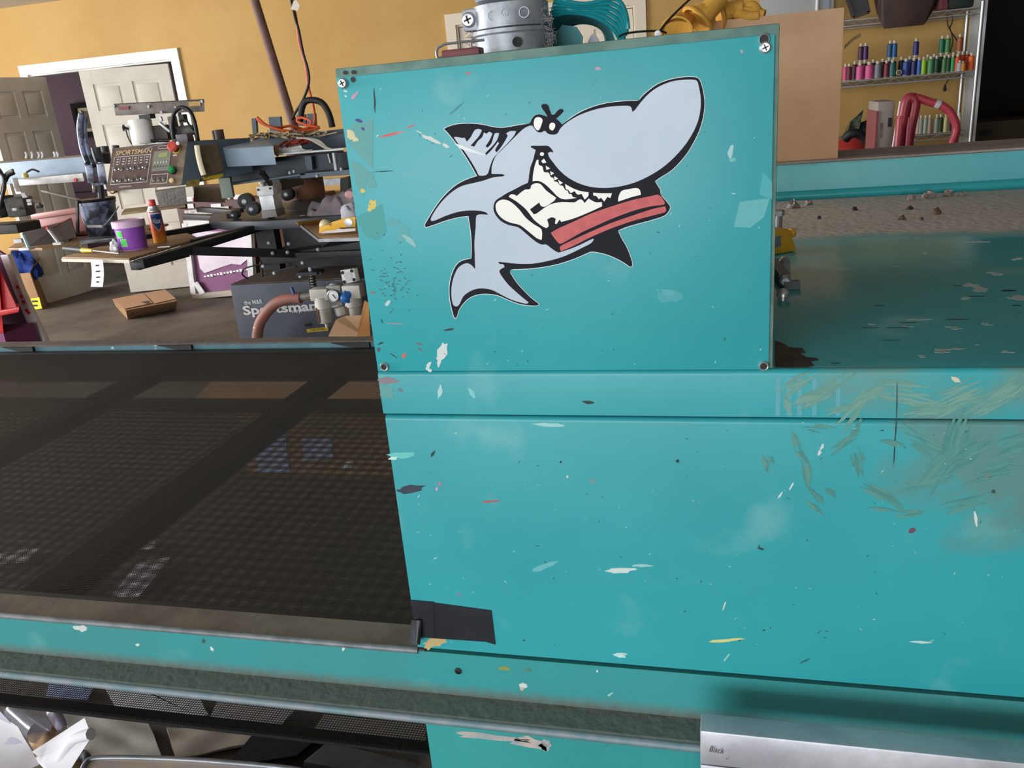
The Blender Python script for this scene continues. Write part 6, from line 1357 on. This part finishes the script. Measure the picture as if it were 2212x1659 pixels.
for a_, b_ in (((270,200),(450,140)), ((450,140),(400,-80)), ((270,200),(180,-60))): MB().bar(P(*zs(*a_),6.515), P(*zs(*b_),6.515), .02, .02, up=(0,1,0)).build('edge', mat('dark brown frame', '#3b3029', .5), fr_)
tag(MB().box(P(*zs(1360,20),6.5).x, 1.60, 6.52, 6.82, Z3, Z3+.10).build('dark_green_case', mat('dark green vinyl', '#14261c', .6), bevel=.02), 'dark green case at the right end of the top shelf', 'case')
tag(MB().blob((P(*zs(1290,30),6.5).x, 6.55, Z3), .04, .05, .07, seed=5, amp=.3).build('pink_pouch', mat('dull pink cloth', '#9c5a63', .8), smooth=60), 'dull pink pouch beside the leather bag', 'pouch')
tag(MB().tube([P(*zs(1340,165),6.9), P(*zs(1345,280),6.9), P(*zs(1385,370),6.9), P(*zs(1400,480),6.9), P(*zs(1370,600),6.9)], .004, n=6).tube([P(*zs(1395,165),6.9), P(*zs(1400,240),6.9), P(*zs(1370,330),6.9), P(*zs(1430,430),6.9), P(*zs(1465,480),6.9)], .004, n=6).build('wall_cable', M_blackrub, smooth=60), 'thin dark cables hanging on the wall behind the shelf', 'cable')
tag(MB().tube([P(*zs(1375,880),6.9), P(*zs(1330,940),6.9), P(*zs(1308,1010),6.9)], .004, n=6).lathe(P(*zs(1308,1040),6.9), [(.010,0),(.012,.02),(.006,.045)], n=8).build('cable_plug', M_blackrub, smooth=50), 'black plug dangling below the middle shelf', 'plug')
# dark shiny bag on the lower shelf
tag(MB().hexa([(P(1826,290,6.5).x,6.52,.992),(P(1852,290,6.5).x,6.52,.992),(P(1852,290,6.5).x,6.70,.992),(P(1826,290,6.5).x,6.70,.992),P(1838,262,6.5),P(1866,236,6.5),P(1864,240,6.6),P(1836,262,6.6)]).build('foil_bag', mat('dark shiny foil', '#2e352c', .2, col2='#6c7364', scale=14), smooth=20), 'dark shiny foil bag on the lower wire shelf', 'bag')
tag(MB().blob((P(1880,288,6.5).x, 6.62, .992), .10, .10, .07, seed=6, amp=.3).build('dark_cloth', mat('dark green cloth', '#26302c', .9), smooth=60), 'dark green cloth lump on the lower wire shelf', 'cloth')
# ------------------------------------------------------------------ behind the dryer: hand truck, boxes, red tank
ht = thing('hand_truck', 'red tubular hand truck handle rising behind the dryer', 'hand truck', (P(1950,300,3.1).x, 3.1, 0))
M_redm = mat('worn red enamel', '#a83544', .4, col2='#8a2c3c', scale=8)
hx = lambda u, v, y=3.1: P(u, v, y)
def down(p): return Vector((p.x-.02, p.y, .06))
l1, l2 = hx(1941,318), hx(1962,318)
MB().tube([down(l1), l1, hx(1948,270), hx(1957,222), hx(1965,211), hx(1973,214)], .016, n=12).build('side_rail', M_redm, ht, smooth=60)
MB().tube([down(l2), l2, hx(1966,280), hx(1975,240), hx(1977,218), hx(1968,209)], .016, n=12).build('side_rail', M_redm, ht, smooth=60)
hp = [hx(1976,210), hx(1990,214), hx(2010,221), hx(2030,226), hx(2050,240), hx(2062,260), hx(2066,282), hx(2058,306), hx(2050,330)]
MB().tube(hp, .013, n=12).build('loop_handle', mat('red rubber tube', '#c04350', .4), ht, smooth=60)
MB().tube([hx(2020,222.5), hx(2030,226.5)], .0137, n=12, k=1).build('tape_band', M_paint_w, ht)
MB().cyl(down(l1)+Vector((-.10,-.08,.06)), down(l1)+Vector((-.06,-.08,.06)), .12, n=20).build('wheel', M_blackrub, ht, smooth=40); MB().cyl(down(l2)+Vector((.06,-.08,.06)), down(l2)+Vector((.10,-.08,.06)), .12, n=20).build('wheel', M_blackrub, ht, smooth=40)
MB().box(down(l1).x-.14, down(l2).x+.14, 2.86, 3.12, .0, .012).build('toe_plate', M_redm, ht); MB().cyl(down(l1)+Vector((-.11,-.08,.06)), down(l2)+Vector((.11,-.08,.06)), .012, n=10).build('axle', M_steel, ht)
wb = thing('white_board', 'white board with red stripes leaning behind the hand truck', 'board', (P(1955,300,3.2).x, 3.2, 0))
tl, tr_, = hx(1945,219,3.18), hx(1990,218,3.18); bl_, br_ = hx(1930,320,3.18), hx(1976,318,3.18)
MB().prism([tl, tr_, Vector((br_.x-.12,3.18,0)), Vector((bl_.x-.12,3.18,0))], (0,.02,0)).build('sheet', M_paper, wb)
MB().prism([hx(1984,220,3.175), hx(1988,220,3.175), hx(1976,300,3.175), hx(1972,300,3.175)], (0,.003,0)).build('red_stripe', M_redpl, wb)
gc = thing('grey_carton', 'narrow grey carton with printed side behind the dryer', 'carton', (P(1915,300,3.25).x, 3.35, 0))
gx0, gx1, gzt = hx(1897,222,3.24).x, hx(1933,222,3.24).x, hx(1915,219,3.24).z
MB().box(gx0, gx1, 3.24, 3.44, 0, gzt).build('body', mat('grey board', '#a39a92', .8) if False else mat('warm grey carton', '#a2978f', .8), gc, bevel=.003)
MB().box(gx0-.004, gx0+.003, 3.236, 3.444, 0, gzt-.03).build('red_edge', mat('dull red print', '#8c4a4a', .7), gc)
for z in (.07, .16, .22): MB().box(gx0+.012, gx0+.018, 3.2385, 3.2396, gzt-z-.05, gzt-z).build('printed_mark', M_grime, gc)
MB().box(gx1-.018, gx1-.006, 3.2385, 3.2396, gzt-.085, gzt-.055).build('printed_mark', M_black, gc)
tk = thing('red_tank', 'round red tank with black strap behind the dryer duct', 'tank', (P(1850,310,3.75).x, 3.75, 0))
tcn = Vector((P(1848,300,3.75).x, 3.75, 0)); zt_ = P(1848,291,3.75).z
MB().lathe(tcn, [(.10,.0),(.11,.02),(.11,zt_-.08),(.09,zt_-.03),(.04,zt_)], n=28).build('body', mat('red tank paint', '#a8302c', .35), tk, smooth=50)
MB().tube([hx(1826,300,3.62), hx(1840,288,3.6), hx(1862,292,3.6), hx(1876,310,3.6), hx(1880,335,3.6)], .018, n=10).build('strap', M_blackrub, tk, smooth=60)
# grey electrical panel on the back wall
ep = thing('breaker_box', 'pale grey breaker box on the back wall above the cardboard box', 'breaker box', (P(1720,20,6.9).x, 6.95, P(1720,30,6.9).z))
x0, x1 = P(1642,20,6.9).x, P(1802,20,6.9).x; z0 = P(1720,60,6.9).z
MB().box(x0, x1, 6.93, 7.0, z0, z0+.75).build('cabinet', mat('pale grey enamel', '#a9aba9', .5), ep, bevel=.004)
MB().box(P(1792,20,6.9).x-.03, P(1792,20,6.9).x, 6.92, 6.929, z0, z0+.75).build('blue_grey_strip', mat('blue grey strip', '#8c94a6', .5), ep)
MB().cyl((P(1767,20,6.85).x, 6.917, z0-.05), (P(1767,20,6.85).x, 6.917, z0+.75), .012, n=10).build('white_conduit', M_paper, ep, smooth=40)
# dim furniture in the dark room
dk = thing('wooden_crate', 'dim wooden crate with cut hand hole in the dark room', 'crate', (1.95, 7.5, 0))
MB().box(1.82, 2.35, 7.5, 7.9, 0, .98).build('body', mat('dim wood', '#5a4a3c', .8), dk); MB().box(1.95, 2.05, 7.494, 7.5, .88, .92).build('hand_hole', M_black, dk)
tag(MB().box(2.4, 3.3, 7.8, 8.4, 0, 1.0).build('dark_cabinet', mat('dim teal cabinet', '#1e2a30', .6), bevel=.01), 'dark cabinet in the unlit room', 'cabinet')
